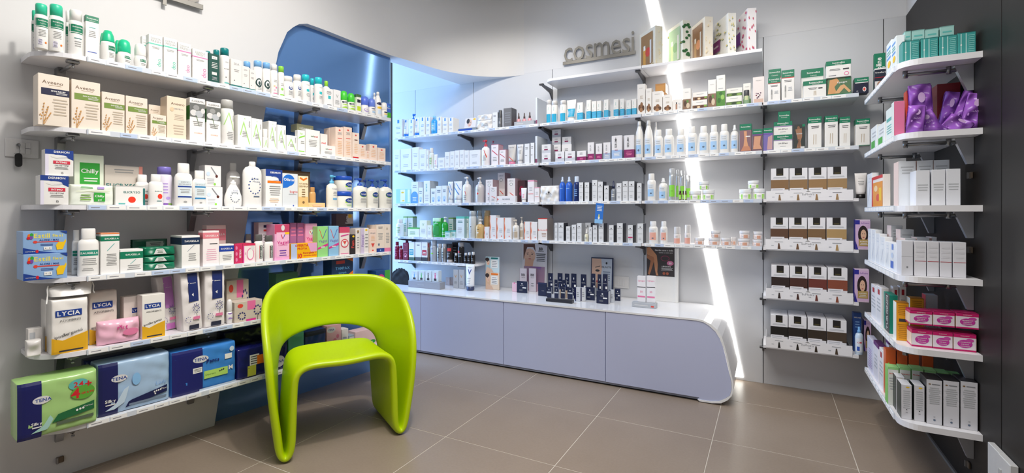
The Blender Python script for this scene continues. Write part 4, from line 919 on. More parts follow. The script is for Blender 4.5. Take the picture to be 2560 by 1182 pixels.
def flw(): return [e(x_, z_, .022, .010, '#4a4a8c') for q in range(9) for x_, z_ in [(.7+.17*cos(q*.7), .38+.075*sin(q*.7)), (.7+.1*cos(q*.7+.3), .38+.045*sin(q*.7+.3))]]+[e(x_, z_, .02, .008, '#4a4a8c') for q in range(8) for x_, z_ in [(.25+.13*cos(q*.8), .2+.05*sin(q*.8))]]+[('p', [(.69, .2), (.71, .2), (.71, .36), (.7, .36)], 'Z'), r(.5, .19, .85, .24, 'P')]
D('pads_p', 'pack', 'white pad pack with purple panel', '#ece6e4', [r(.35, .42, .85, .99, '#c080c8'), t('*Silhouette', .6, .8, .3, .05, 'W'), r(.3, .02, .8, .13, '#d27ac8')]+flw(), dep=.09, pw=12); D('pads_n', 'pack', 'white pad pack with navy panel', '#ece6e4', [r(.35, .5, .85, .99, '#1f2f6c'), t('*Silhouette', .6, .82, .3, .05, 'W'), ('p', [(.5, .62), (.6, .65), (.6, .59)], 'W'), r(.3, .02, .8, .10, '#2a2d44')]+flw(), dep=.09, pw=12)
D('pkbot', 'roll', 'small white bottle between pad packs', '#ece8e8', [r(.15, .2, .85, .45, '#9a78c0')], cap='#e4e0e0')
D('flbox', 'carton', 'beige flower-print carton with pink tab', '#cfc2b4', [r(.45, .55, .75, 1, '#e870a4'), e(.2, .8, .1, .1, 'r')]+[e(x_, z_, .03, .04, '#3f4078') for q in range(9) for x_, z_ in [(.82+.12*cos(q*.7), .5+.22*sin(q*.7)), (.25+.12*cos(q*.7), .3+.16*sin(q*.7))]]+[('p', [(.81, 0), (.83, 0), (.83, .5)], 'k'), r(.4, 0, .75, .1, 'm')], dep=.08)
def film():
    t_ = LEFT.along(176, .05); x, y = LEFT.at(t_[0], .055); w_ = LEFT.along(222, .012)[0]-LEFT.along(118, .012)[0]; zp = zed(748, LEFT.hit(170, .012)[2])+.012; mb = MB(); q = random.Random(4); n = 28; rows_ = 7; vs = []
    for j in range(rows_):
        v = j/(rows_-1)
        for i in range(n):
            a = 2*pi*i/n; cx_, cy_ = cos(a), sin(a); k_ = (abs(cx_)**4+abs(cy_)**4)**-.25
            xx = k_*cx_*w_/2*(1+.10*v); yy = k_*cy_*.042*(1-.8*v)+q.uniform(-.003, .003)*v
            vs.append((xx+q.uniform(-.003, .003)*v, yy, .001+v*(.052+.016*xx/(w_/2))+q.uniform(-.004, .004)*v))
    mb.add(vs, [(j*n+i, j*n+(i+1) % n, (j+1)*n+(i+1) % n, (j+1)*n+i) for j in range(rows_-1) for i in range(n)], mat('#e4e1dc', .25, noise=.06, scale=30), True)
    for sx, L_ in ((-1, .075), (1, .05)): mb.tube([(sx*w_*.54, -.01, .045), (sx*w_*.57, -.015, .03), (sx*w_*.56, -.014, .01), (sx*w_*.585, -.016, .05-L_)], .0022, mat('#eceae6', .3, noise=.02), 6)
    o = mb.build('film_wrap', None, (x, y, zp), LEFT.ang); tag(o, 'clear film gathered over the front white and yellow pad pack', 'wrapper')
D('ob', 'carton', 'low green and grey carton behind chair back', '#3f6a50', [r(.2, .3, .8, .8, 'w')], dep=.08)
D('tamp', 'carton', 'dark blue tampon box with orange corner', '#16345c', [t('*TAMPAX', .5, .52, .66, .2, 'b'), t('Compak', .5, .3, .4, .1, 'b'), r(.2, .74, .6, .9, 'r'), ('p', [(.5, 0), (1, 0), (1, .35), (.8, .2)], 'O'), ('p', [(.6, 1), (1, 1), (1, .8)], 'O')], dep=.09)
D('tampg', 'carton', 'blue and green tampon box', '#1d4a86', [r(.62, .55, 1, 1, '#46a83c'), e(.35, .72, .25, .14, 'm'), t('*TAMPAX', .5, .35, .7, .2, 'b'), r(0, 0, 1, .15, 'T')], dep=.09)
row(LEFT, LZ[4], 'on fifth left-wall shelf', '''
tinyw 70 106 821 d=.1
tinyw2 66 104 851 d=.05
lycia 113 160 748 d=.105 dep=.08
lycia 128 221 747 d=.012 dep=.085
lyciab 223 294 728 d=.08
pinkw 246 353 800 d=.01
lybox2 309 350 741 d=.08
lybox 355 413 736
pads_p 404 448 690 ry=-5 d=.11 dep=.08
pads_n 459 508 681 ry=-3
pads_n 512 563 676
pkbot 566 582 748
flbox 566 622 700 d=.096
flbox 586 656 752
ob 690 745 682 d=.1
tamp 830 883 697 d=.03
tamp 829 883 646 on=1 back=stacked_above_the_chair_back
tampg 940 975 676 d=.03
''')
film()
D('ten_g', 'pack', 'lime green and navy incontinence pad pack', '#a8d080', [r(0, 0, .28, 1, '#141a5c'), e(.28, .66, .11, .07, 'w'), t('*TENA', .3, .66, .2, .1, 'U'), e(.74, .8, .13, .1, 't'), t('*24', .74, .8, .13, .12, 'R'), e(.8, .64, .16, .13, '#5fa838'), t('*4', .7, .64, .12, .2, 'R'), t('*+', .87, .78, .1, .14, 'R'), t('*GRATIS', .86, .62, .17, .07, 'R'), ('p', [(.4, .2), (.95, .28), (.95, .44), (.48, .34)], '#1f6a3c'), r(.46, .14, .94, .2, '#5a6a54'), t('***', .7, .32, .1, .1, 'W'), e(.72, .33, .015, .02, 'W'), e(.76, .34, .015, .02, 'W'), e(.8, .345, .015, .02, 'W'), t('Normal', .87, .37, .12, .06, 'w'), t('*Silky', .22, .26, .13, .1, 'W'), l(.16, .17, .28, .22, 1, 'W'), ('p', [(.15, .1), (.35, .12), (.42, .28), (.38, .36), (.3, .2)], '#a9d4c8')], dep=.12, pw=12, rough=.25)
D('ten_b', 'pack', 'pale blue and navy incontinence pad pack', '#a8c4e0', [r(0, 0, .25, 1, '#171c58'), e(.27, .68, .11, .07, 'w'), t('*TENA', .27, .68, .2, .09, 'U'), ('p', [(.35, .08), (.95, .2), (.95, .34), (.4, .2)], '#141d50'), r(.4, .1, .94, .14, '#7a8aa0'), t('Maxi', .9, .28, .08, .05, 'W'), e(.76, .25, .012, .018, 'W'), e(.79, .26, .012, .018, 'W'), e(.82, .265, .012, .018, 'W'), e(.85, .27, .012, .018, 'W'), e(.77, .21, .012, .018, 'W'), t('*Silky', .15, .28, .14, .1, 'W'), l(.08, .18, .22, .23, 1, 'W'), ('p', [(.08, .1), (.2, .1), (.34, .2), (.4, .5), (.33, .45), (.22, .2)], '#c8dcec'), e(.5, .6, .06, .12, '#8cc0ec'), t('Lady', .86, .42, .16, .1, 'u')], dep=.12, pw=12, rough=.25)
D('ten_p', 'pack', 'bright blue pants pack with navy side', '#3f86d4', [r(0, 0, .45, 1, '#1a1f6a'), e(.42, .74, .12, .08, 'w'), t('*TENA', .42, .74, .2, .09, 'U'), t('*Pants', .61, .66, .2, .12, '#1a1f6a'), r(.3, .44, .44, .56, 'W'), l(.31, .46, .43, .54, 3, 'k'), r(.47, .26, .85, .44, '#b8e070'), t('Discreet', .57, .35, .16, .08, 'Z'), e(.72, .37, .012, .02, 'k'), e(.75, .38, .012, .02, 'k'), e(.78, .39, .012, .02, 'k'), t('*M', .9, .4, .07, .12, 'W'), r(.8, .62, .92, .74, 'W'), e(.92, .84, .04, .06, 'd'), r(.4, 0, 1, .05, 'd')], dep=.12, pw=12, rough=.2)
D('ten_n', 'pack', 'dark blue pad pack with barcode label', '#181c62', [r(.22, .4, .4, .75, 'W'), l(.23, .42, .39, .72, 4, 'k'), r(.36, .4, .6, .7, 'O'), r(.18, .05, .34, .4, '#cfd04a'), e(.8, .3, .12, .2, 'w'), t('*TENA', .8, .3, .2, .1, 'U')], dep=.12, pw=12, rough=.2)
D('ten_gb', 'pack', 'navy and light blue pad pack behind', '#1d2b5c', [r(.3, .3, 1, 1, '#7fa4cc'), e(.28, .75, .12, .1, 'w')], dep=.1, pw=12, rough=.25)
D('ten_k', 'pack', 'glossy dark navy pad pack behind', '#151a3c', [e(.6, .35, .2, .12, '#3a5a68'), t('*TENA', .6, .35, .3, .1, 'w')], dep=.1, pw=12, rough=.2)
D('ten_m', 'pack', 'mint green pad pack seen through chair', '#5fb894', [e(.5, .4, .3, .12, 'w'), t('*TENA', .5, .4, .4, .12, 'U'), r(0, 0, 1, .14, 'Z')], dep=.1, pw=12)
D('ten_v', 'pack', 'navy to blue pad pack seen through chair', '#23407a', [r(0, .85, 1, 1, 'n'), e(.45, .4, .3, .18, 'w'), t('*TENA', .42, .4, .4, .14, 'U'), r(.6, .06, .9, .16, 'w')], dep=.1, pw=12)
D('ten_f', 'carton', 'pink flower-print carton seen through chair', '#e6b4b8', [e(.3, .85, .3, .1, 'w'), t('*TENA', .3, .85, .4, .08, 'U'), e(.55, .45, .14, .1, '#d87a90'), e(.75, .6, .1, .07, '#d87a90'), r(.5, .05, .9, .2, 'F')], dep=.08)
D('ten_w', 'carton', 'white carton with orange foot', '#ece8e6', [e(.4, .6, .4, .1, 'w'), t('*TENA', .4, .62, .6, .1, 'U'), r(.1, 0, 1, .25, 'O')], dep=.06); D('ten_l', 'carton', 'flat grey carton pile piece', '#9ab0c0', [r(.1, .3, .9, .7, 'w')], dep=.08)
D('ten_q', 'carton', 'pale pink carton with green round mark', '#f0cfd0', [e(.75, .2, .16, .12, 'I'), t('*N', .75, .2, .12, .08, 'W')], dep=.08)
row(LEFT, LZ[5], 'on lowest left-wall shelf', '''
ten_g 42 246 944 d=-.02 dep=.14
ten_gb 215 395 888 d=.15 dep=.09
ten_b 245 427 897 dep=.13
ten_k 400 556 862 d=.14 dep=.1
ten_p 429 592 868 dep=.112
ten_k 560 660 822 d=.14 dep=.1
ten_n 593 722 862 dep=.12
ten_m 722 762 832
ten_v 763 816 826
ten_f 817 853 812
ten_w 855 871 822
ten_l 872 886 852
ten_l 872 886 838 on=1 back=upper_one
ten_q 888 944 824
''')
# ----------------------------------------------------------------- designs, back wall
def lrp(): return [r(.38, .78, .62, .96, '#2f8ce0'), l(.2, .45, .8, .6, 2, 'u'), l(.25, .2, .75, .3, 2, 's')]
D('lrp', 'carton', 'white carton with blue tab mark', 'W', lrp(), dep=.05); D('lrpt', 'tube', 'white tube with blue cap and tab', 'W', [r(.35, .82, .6, .94, '#2f8ce0'), l(.3, .45, .7, .6, 2, 'u')], cap='#1f7be0')
D('bluepump', 'pump', 'white bottle with bright blue pump', 'W', [], cap='#1479e0', nz=1); D('bluebot', 'bottle', 'bright blue clear bottle', '#3fa6e8', [r(.1, .2, .9, .6, '#7cc6f4'), l(.2, .25, .8, .5, 3, 'W')], cap='#8fd0f4')
D('facetray', 'carton', 'grey display tray lying open', '#8d98a0', [r(.05, .2, .8, .8, 'B')], dep=.1)
D('facecard', 'carton', 'small display card with woman\'s face', '#e8e4e6', [e(.45, .5, .2, .36, '#e4c4b4'), e(.3, .7, .14, .25, 'k'), e(.38, .58, .04, .02, 'k'), e(.54, .56, .04, .02, 'k'), e(.5, .3, .06, .03, 'R'), e(.85, .85, .12, .08, 'Y')], dep=.006)
D('wipesw', 'pack', 'white folded wipes packet', '#eceae8', [l(.3, .3, .8, .7, 3, 's')], dep=.07, seam=1, amp=3)
D('wbox', 'carton', 'plain white cosmetic carton', '#eef0f4', [l(.2, .55, .8, .75, 3, 's'), l(.25, .15, .75, .3, 2, 's')], dep=.06)
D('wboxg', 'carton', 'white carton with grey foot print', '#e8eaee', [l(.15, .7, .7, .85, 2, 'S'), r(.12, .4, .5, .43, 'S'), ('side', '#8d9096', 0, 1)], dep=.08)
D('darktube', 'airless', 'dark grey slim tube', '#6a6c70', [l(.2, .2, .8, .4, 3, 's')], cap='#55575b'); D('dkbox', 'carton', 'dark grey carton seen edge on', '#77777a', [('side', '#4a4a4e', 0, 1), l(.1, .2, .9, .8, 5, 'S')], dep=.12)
D('polish', 'drop', 'small pink nail polish bottle, dark cap', '#e8a8b0', [r(.2, .1, .8, .4, '#d0405c')], cap='#5a4a48'); D('traylow', 'carton', 'low grey display tray', '#b4b8be', [l(.1, .4, .5, .6, 1, 'W')], dep=.07)
D('plexi', 'carton', 'upright clear shelf divider', '#dfe6ee', [r(0, 0, 1, .16, '#8a4a68')], dep=.2, name='shelf_divider')
D('cyanair', 'can', 'white bottle with cyan lower half', 'W', [r(.02, .02, .98, .4, '#1fa5cc'), t('lichtena', .5, .62, .14, .3, 't', 1)], cap='#f4f2f0', captrans=.2)
D('cyantube', 'tube', 'white tube with cyan band, white cap', 'W', [r(.1, .2, .9, .58, '#1fa5cc'), l(.2, .3, .8, .5, 3, 'b'), t('L', .45, .78, .08, .2, 't', 1)], cap='W')
D('cyanbox', 'carton', 'white carton with cyan lower half', 'W', [b(.02, .42, '#2aa9d0'), l(.15, .08, .85, .36, 4, 'b'), t('lichtena', .4, .74, .16, .4, 't', 1), e(.3, .5, .06, .02, 'T')], dep=.05)
def wel(c='e', n=''): return [t('WELEDA', .5, .86, .56, .08, 'X'), e(.3, .22, .16, .1, '#6a4428'), e(.55, .3, .18, .1, '#8a5c38'), e(.75, .2, .16, .09, '#59371f'), e(.5, .14, .2, .07, '#a87850'), l(.3, .5, .75, .62, 3, 'x')]
D('wel_n', 'carton', 'white carton with brown nut picture', '#f1ece6', [t('WELEDA', .5, .86, .5, .07, 'X')]+wel()[1:], dep=.06)
D('amb', 'carton', 'amber wooden-look box stacked behind', '#b8803c', [r(.1, .2, .9, .8, '#c99048')], dep=.08)
D('welsm', 'carton', 'small white carton with bottle picture', '#f0ece8', [r(.3, .15, .5, .6, 'J'), r(.34, .6, .46, .75, 'k'), l(.6, .2, .9, .7, 4, 's')], dep=.05)
D('welc', 'carton', 'white carton with cocoa picture below', '#f1ede8', [r(0, 0, 1, .5, '#8a6850'), e(.3, .3, .2, .14, '#4f3322'), e(.65, .2, .22, .12, '#d8c4a8'), e(.6, .4, .14, .07, '#5b8a3a'), t('WELEDA', .5, .82, .5, .07, 'X')], dep=.06)
D('welw', 'carton', 'wide low carton with almond picture', '#f1ede8', [r(0, 0, 1, .42, '#7a5638'), e(.2, .22, .1, .14, 'Q'), e(.42, .2, .1, .12, 'q'), e(.65, .24, .12, .14, 'e'), e(.88, .3, .1, .1, 'g'), l(.2, .7, .8, .8, 1, 's')], dep=.07)
D('welg', 'carton', 'tall white carton, green leaf picture', '#f1efe8', [r(0, 0, 1, .5, '#4f8a32'), e(.3, .2, .2, .08, '#2f6a22'), e(.7, .3, .2, .08, '#9ac860'), e(.5, .42, .2, .05, '#2f6a22'), t('WELEDA', .5, .88, .5, .06, 'X'), l(.2, .56, .8, .6, 1, 's')], dep=.06)
D('welgw', 'carton', 'wide low carton, olive leaf picture', '#f1efe8', [r(0, 0, 1, .4, '#4a6a32'), e(.2, .2, .14, .14, '#6a8a3a'), e(.5, .24, .14, .12, '#2c4420'), e(.8, .2, .14, .14, '#86a850'), l(.2, .7, .8, .8, 1, 's')], dep=.07)
D('welgb', 'carton', 'white carton behind green scent bottle', '#f1efe8', [r(0, 0, .3, .3, '#4f8a32'), r(.7, 0, 1, .3, '#4f8a32'), t('WELEDA', .5, .84, .6, .09, 'X')], dep=.05)
D('scent', 'airless', 'small square green scent bottle', '#8fae88', [r(.2, .3, .8, .6, 'z')], cap='#4a4a4c', sq=.6)
D('wellil', 'carton', 'pale carton with dark lilac flowers', '#efe4e0', [e(.3, .3, .06, .03, 'E'), e(.45, .36, .07, .03, '#5a3450'), e(.6, .3, .07, .03, '#6a4460'), e(.5, .24, .07, .03, '#4a2840'), e(.38, .2, .06, .03, '#6a4460'), e(.68, .38, .06, .025, '#5a3450'), e(.3, .38, .05, .02, '#8a5a7a'), r(.1, .02, .9, .16, '#d8b8a8'), t('WELEDA', .5, .86, .5, .06, 'X')], dep=.06)
def body(c='k'): return [e(.5, .5, .05, .03, c), r(.42, .3, .58, .47, c), r(.43, .08, .49, .3, c), r(.51, .08, .57, .3, c)]
D('som_r', 'carton', 'white carton, green top, red line', 'W', [b(.76, 1, 'G'), t('*Somatoline', .5, .91, .84, .08, 'W'), t('Cosmetic', .5, .82, .5, .05, 'W'), r(0, .735, 1, .76, 'R'), l(.2, .6, .8, .68, 2, 'k'), e(.3, .48, .05, .02, 'S'), r(.24, .3, .36, .46, 'X'), r(.25, .1, .29, .3, 'X'), r(.31, .1, .35, .3, 'X'), l(.5, .3, .85, .45, 3, 's'), r(0, 0, 1, .02, 'R')], dep=.06)
D('som_w', 'carton', 'wide white carton with green name band', 'W', [b(.74, 1, 'G'), t('*Somatoline', .55, .88, .6, .12, 'W'), t('Cosmetic', .55, .79, .3, .07, 'W'), b(.71, .73, 'w'), r(.66, .5, .84, .57, 'k'), l(.2, .48, .62, .6, 2, 'k'), ('p', [(.45, .14), (.49, .14), (.5, .4), (.46, .4)], 'x'), ('p', [(.53, .14), (.57, .14), (.56, .4), (.52, .4)], 'x'), r(0, 0, 1, .02, 'G')], dep=.07)
D('som_wr', 'carton', 'wide green-topped carton with pink seal', 'W', [b(.72, 1, 'G'), t('*Somatoline', .5, .87, .5, .12, 'W'), t('Cosmetic', .5, .77, .3, .07, 'W'), r(.68, .42, .92, .5, 'k'), l(.1, .4, .6, .52, 2, 'k'), e(.82, .18, .1, .12, 'P'), e(.82, .18, .07, .08, 'W'), r(.1, .1, .4, .14, 'S')], dep=.07)
D('som_leg', 'carton', 'wide green carton with bare legs photo', '#5a7a58', [r(0, 0, 1, .08, 'G'), ('p', [(.02, .12), (.1, .9), (.4, .98), (.5, .8), (.3, .5), (.4, .12)], '#d9a06a'), ('p', [(.3, .12), (.55, .55), (.7, .6), (.98, .2), (.9, .12), (.7, .4), (.5, .12)], '#e0ae7c'), t('*Lipogyn', .62, .74, .4, .12, 'W'), r(.75, .86, .95, .96, 'G')], dep=.06)
D('som_navy', 'carton', 'small navy carton, green top band', '#1b1f38', [b(.72, 1, 'G'), t('*Somatoline', .55, .86, .7, .12, 'W'), r(.05, .66, .95, .71, 'W'), e(.7, .25, .13, .15, 'W'), e(.7, .25, .08, .1, 'r'), t('*100', .2, .16, .12, .1, 'W')], dep=.06)
D('som_v', 'carton', 'tall green carton with vertical white name', '#0c7a58', [t('*Somatoline', .4, .5, .5, .9, 'W', 1), l(.7, .6, .95, .66, 1, 'W')], dep=.04)
D('trico', 'carton', 'dark leaning carton with white name', '#1f2838', [t('*TricoFort', .5, .8, .96, .2, 'W'), b(.94, 1, 'W'), r(0, 0, 1, .4, 'w'), e(.5, .25, .3, .15, 'J'), b(.56, .58, 'R')], dep=.05)
def purp(c1='E'): return [b(0, .0, 'W'), t('skin', .5, .85, .3, .1, 'X')]
D('redpump', 'pump', 'tall white bottle with red pump', '#f4f2f4', [('p', [(.8, .3), (.86, .34), (.5, .62), (.46, .6)], 'r'), l(.35, .2, .75, .4, 4)], cap='#c8404c', nz=-1, sq=.8)
D('pinkline', 'carton', 'white carton with curved pink line', '#f4eef0', [('p', [(.1, .7), (.14, .74), (.9, .5), (.88, .46)], '#d0506a'), l(.2, .8, .7, .88, 1, 'S'), l(.2, .2, .8, .4, 3), ('side', '#d8b4bc', 0, 1), b(.98, 1, '#d0809a')], dep=.08)
D('pinkpump', 'pump', 'white bottle behind, dark pink pump', '#e8dcdc', [], cap='#b8586c'); D('greytube', 'tube', 'grey tube with pink foot', '#cfcdcc', [t('RILASTIL', .5, .86, .7, .05, 'k'), ('p', [(.2, .4), (.25, .42), (.8, .2), (.78, .17)], 'r')], cap='#d880a0')
D('greytube2', 'tube', 'pale grey tube with pink lettering', '#dcdcde', [t('RILASTIL', .5, .86, .7, .05, 'k'), l(.2, .5, .8, .7, 3)], cap='#d8d8dc')
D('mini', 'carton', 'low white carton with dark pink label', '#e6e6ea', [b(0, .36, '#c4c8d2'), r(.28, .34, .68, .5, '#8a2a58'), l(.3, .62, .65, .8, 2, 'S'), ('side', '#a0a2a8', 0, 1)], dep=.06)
D('mini_p', 'carton', 'low white and magenta carton', '#e9e7ea', [b(0, .42, '#8a2464'), l(.3, .6, .65, .85, 2, 'S'), l(.3, .1, .7, .3, 2, 'P')], dep=.06)
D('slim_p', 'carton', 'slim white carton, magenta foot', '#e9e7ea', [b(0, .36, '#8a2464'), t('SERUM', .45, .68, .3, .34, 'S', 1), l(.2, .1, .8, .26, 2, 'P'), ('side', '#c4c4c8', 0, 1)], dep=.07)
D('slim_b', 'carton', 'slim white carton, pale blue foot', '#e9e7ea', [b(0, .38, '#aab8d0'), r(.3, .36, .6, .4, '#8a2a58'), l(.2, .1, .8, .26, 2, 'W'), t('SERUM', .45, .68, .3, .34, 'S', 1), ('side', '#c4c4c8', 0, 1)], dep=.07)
D('ser_b', 'carton', 'larger white carton, light blue foot', '#e9e7ea', [b(0, .38, '#a4c0e6'), r(.3, .36, .6, .39, '#8a2a58'), t('*SERUM+', .4, .7, .22, .44, 'k', 1), l(.2, .1, .8, .28, 3, 'W')], dep=.08)
D('ser_p', 'carton', 'larger white carton, magenta foot', '#e9e7ea', [b(0, .38, '#8a2464'), t('*SERUM+', .4, .7, .22, .44, 'k', 1), l(.2, .12, .8, .3, 3, 'P')], dep=.08)
def bl(z0=.14, z1=.62): return [r(.12, z0, .8, z0+(z1-z0)*.6, '#a8cdf0'), e(.5, z0+(z1-z0)*.25, .12, .03, 'D'), r(.12, z0+(z1-z0)*.6, .8, z1, '#dfe4ea'), l(.2, z0+(z1-z0)*.66, .7, z1-.03, 2, 's')]
D('tallb', 'tall', 'tall tapered white bottle, blue label', 'W', bl(.1, .5), cap='W'); D('flipb', 'widecap', 'white flip-top bottle, blue label', 'W', bl(), cap='W', sq=.6)
D('pumpb', 'mist', 'white mist bottle, blue label, clear cap', 'W', bl(), cap='#e8eaec')
D('ph_g', 'carton', 'green-topped carton with nude torso photo', '#8a6a72', [b(.78, 1, 'G'), t('*Somatoline', .5, .9, .8, .08, 'W'), ('p', [(.3, .1), (.4, .5), (.35, .74), (.6, .74), (.62, .4), (.8, .08)], '#dba078'), ('p', [(.1, .04), (.3, .2), (.8, .2), (.95, .04)], '#c8886a'), l(.5, .5, .9, .6, 1, 'W')], dep=.07)
D('ph_n', 'carton', 'green-topped carton with neck photo', '#7a5a62', [b(.78, 1, 'G'), t('*Somatoline', .5, .9, .8, .08, 'W'), b(.72, .76, 'V'), ('p', [(.05, .1), (.2, .68), (.85, .68), (.75, .3), (.95, .1)], '#d8a080'), t('*50', .15, .25, .1, .08, 'W')], dep=.07)
D('ph_v', 'carton', 'green-topped carton with violet photo', '#7c6fb0', [b(.78, 1, 'G'), t('*Somatoline', .5, .9, .8, .08, 'W'), ('p', [(.4, .05), (.5, .6), (.95, .68), (.95, .05)], '#caa0a0'), b(.72, .75, 'V')], dep=.07)
D('lift', 'carton', 'wide white carton, green top, violet line', 'W', [b(.68, 1, 'G'), t('*Somatoline', .5, .88, .6, .12, 'W'), t('Cosmetic', .5, .76, .3, .07, 'W'), b(.62, .66, 'V'), t('*Lift Effect', .5, .44, .5, .12, 'k'), l(.3, .2, .7, .28, 1, 's')], dep=.06)
D('grn_sq', 'carton', 'square green carton on top', '#0c7a58', [t('*Somatoline', .5, .6, .8, .14, 'W'), t('Cosmetic', .5, .42, .5, .1, 'W')], dep=.05)
D('man', 'carton', 'dark carton with bare man photo', '#3a3f3c', [r(.75, .9, 1, 1, 'G'), e(.42, .86, .12, .07, '#8a6048'), ('p', [(.15, .8), (.7, .84), (.74, .5), (.6, .3), (.7, .05), (.25, .05), (.4, .3), (.3, .5)], '#a07458'), ('p', [(.4, .4), (.5, .4), (.5, .1), (.44, .1)], '#5a3c2c'), t('*HOMME', .5, .62, .5, .06, 'w'), r(.6, .03, .95, .1, 'w')], dep=.06)
D('som_n', 'carton', 'tall white carton, green top, leg outline', 'W', [b(.8, 1, 'G'), t('*Somatoline', .5, .92, .84, .07, 'W'), t('Cosmetic', .5, .85, .5, .045, 'W'), l(.2, .62, .85, .72, 2, 'k'), ('p', [(.38, .12), (.42, .12), (.46, .44), (.4, .44)], 'x'), ('p', [(.56, .12), (.6, .12), (.62, .44), (.56, .44)], 'x'), b(0, .02, 'G')], dep=.07)
D('ltb', 'carton', 'pale blue carton with yellow bee', '#a8dcf4', [r(.3, .1, .62, .95, 'W'), e(.45, .75, .1, .06, 'Y'), e(.5, .2, .08, .05, 'Y'), r(.8, .1, .95, .95, '#e8f4fa')], dep=.06)
D('blcup', 'carton', 'white carton with blue dome print', '#e4edf4', [e(.5, .35, .5, .2, '#5fa0dc'), r(0, 0, 1, .35, '#5fa0dc'), l(.2, .1, .8, .3, 3, 'W'), l(.2, .7, .8, .85, 2, 'S')], dep=.07)
D('mlk', 'carton', 'white carton with pale blue swirl', '#eaf1f6', [e(.5, .3, .3, .12, '#bcd8f0'), l(.2, .6, .8, .8, 2, 'D'), e(.5, .16, .2, .06, 'u')], dep=.06)
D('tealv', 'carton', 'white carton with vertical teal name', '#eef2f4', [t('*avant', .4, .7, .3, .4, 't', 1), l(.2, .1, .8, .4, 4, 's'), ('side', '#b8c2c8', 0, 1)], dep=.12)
D('btube', 'tube', 'white tube with blue sweeping arcs', '#eef3f8', [('p', [(.1, .7), (.16, .74), (.8, .4), (.76, .36)], '#4a90dc'), ('p', [(.3, .9), (.34, .92), (.9, .6), (.88, .56)], '#4a90dc'), l(.2, .2, .7, .3, 2, 's')], cap='#dfe6ec')
D('wpump', 'pump', 'white bottle with white pump', '#efedee', [('p', [(.5, .44), (.55, .46), (.7, .3), (.66, .28)], 'r'), l(.3, .1, .7, .3, 3)], cap='#eeeeee', nz=-1)
D('wpump2', 'pump', 'pale grey bottle with pump', '#d4d0d0', [e(.5, .36, .1, .04, 'r'), l(.3, .44, .7, .52, 2)], cap='#d8d6d6', nz=-1)
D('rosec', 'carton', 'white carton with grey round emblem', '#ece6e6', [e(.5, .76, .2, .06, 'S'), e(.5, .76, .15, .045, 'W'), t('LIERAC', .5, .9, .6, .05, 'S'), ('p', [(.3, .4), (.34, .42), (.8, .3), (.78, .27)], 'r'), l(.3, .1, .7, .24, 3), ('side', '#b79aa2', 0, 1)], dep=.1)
D('flatc', 'carton', 'flat lying white carton with red mark', '#efecee', [t('*NUXERINE', .5, .5, .4, .4, 'D'), ('p', [(.02, .7), (.02, .3), (.1, .5)], 'r')], dep=.05)
D('berry', 'carton', 'dark carton with berries picture', '#4a3038', [e(.5, .6, .3, .15, '#8a2040'), e(.4, .4, .2, .1, '#b04060')], dep=.05)
D('wtube', 'tube', 'white tube with pink small print', '#f3f0f1', [l(.3, .3, .7, .6, 4, 'P')], cap='W'); D('pinkp', 'carton', 'white carton with pink crossing lines', '#f3eff1', [b(.94, .98, 'P'), r(.1, .36, .9, .38, 'r'), l(.2, .5, .8, .7, 3, 's')], dep=.06)
D('pouch', 'pack', 'white pouch with black emblem', '#eeedec', [e(.5, .6, .05, .05, 'k'), t('RILASTIL', .5, .5, .5, .08, 'k'), l(.35, .3, .65, .42, 2, 's')], dep=.07, seam=1, amp=3, name='wipes_pouch')
D('bluel', 'mist', 'royal blue bottle, clear cap', '#2b62c8', [l(.2, .5, .7, .56, 1, 'u')], cap='#c4d4ea'); D('navyl', 'widecap', 'dark navy bottle with white cap', '#152a66', [l(.25, .2, .75, .5, 4, 'u')], cap='#cfdcf0')
def ril(): return [e(.5, .82, .12, .03, 'k'), t('RILASTIL', .5, .74, .72, .05, 'k'), r(.15, .47, .85, .49, 's'), l(.2, .15, .7, .3, 2, 's'), ('side', '#2b2e3a', 0, 1)]
D('ril', 'carton', 'silver-white carton with black side', '#dfe1e4', ril(), dep=.09); D('ril_l', 'carton', 'silver-white carton, pale side', '#dfe1e4', ril()[:-1]+[('side', '#b8babd', 0, 1)], dep=.08)
D('ril_m', 'carton', 'silver-white carton with magenta bar', '#dfe1e4', ril()+[r(.1, .28, .95, .34, '#c02060')], dep=.09)
D('dropd', 'drop', 'grey dropper bottle, navy top', '#8d939c', [l(.2, .2, .8, .36, 2, 'W')], cap='#1c2448'); D('dropy', 'drop', 'pale yellow dropper bottle', '#e6e2c8', [l(.2, .2, .8, .36, 2, 'X')], cap='#eeeeee')
D('blbot', 'widecap', 'white bottle with light blue label', 'W', bl(.16, .6), cap='W', sq=.7)
D('mistb', 'mist', 'white mist bottle, light blue label', 'W', bl(.1, .6), cap='#e6e8ea')
D('aero', 'can', 'silver aerosol with lime label', '#c9ccce', [r(.06, .12, .94, .48, '#8fdc4a'), t('vit', .5, .3, .3, .06, 'Z')], cap='#f0f2f4', captrans=.5, metal=.5)
D('brn', 'widecap', 'small brown vial with lime label', '#5a3420', [r(.1, .1, .9, .6, '#a6e060')], cap='#3a2a22')
D('gjar', 'jar', 'white jar with lime green label', 'W', [r(0.04, .08, .3, .5, '#a6e060'), r(.75, .08, .96, .5, '#a6e060'), l(.35, .2, .7, .4, 2, 's')], cap='#eceeee')
D('pjar', 'jar', 'pale pink jar, silver-white lid', '#efe4e0', [r(.04, .1, .2, .5, 'j'), r(.4, .1, .8, .5, 'j'), l(.2, .2, .4, .4, 2, 's')], cap='#e0dedf')
D('pbot', 'widecap', 'white bottle with peach label', 'W', [r(.14, .16, .84, .5, '#ecae9c'), e(.5, .24, .12, .03, 'D'), r(.14, .5, .84, .66, '#e6e6e8'), l(.2, .52, .7, .62, 2, 's')], cap='#f2f2f2', sq=.6)
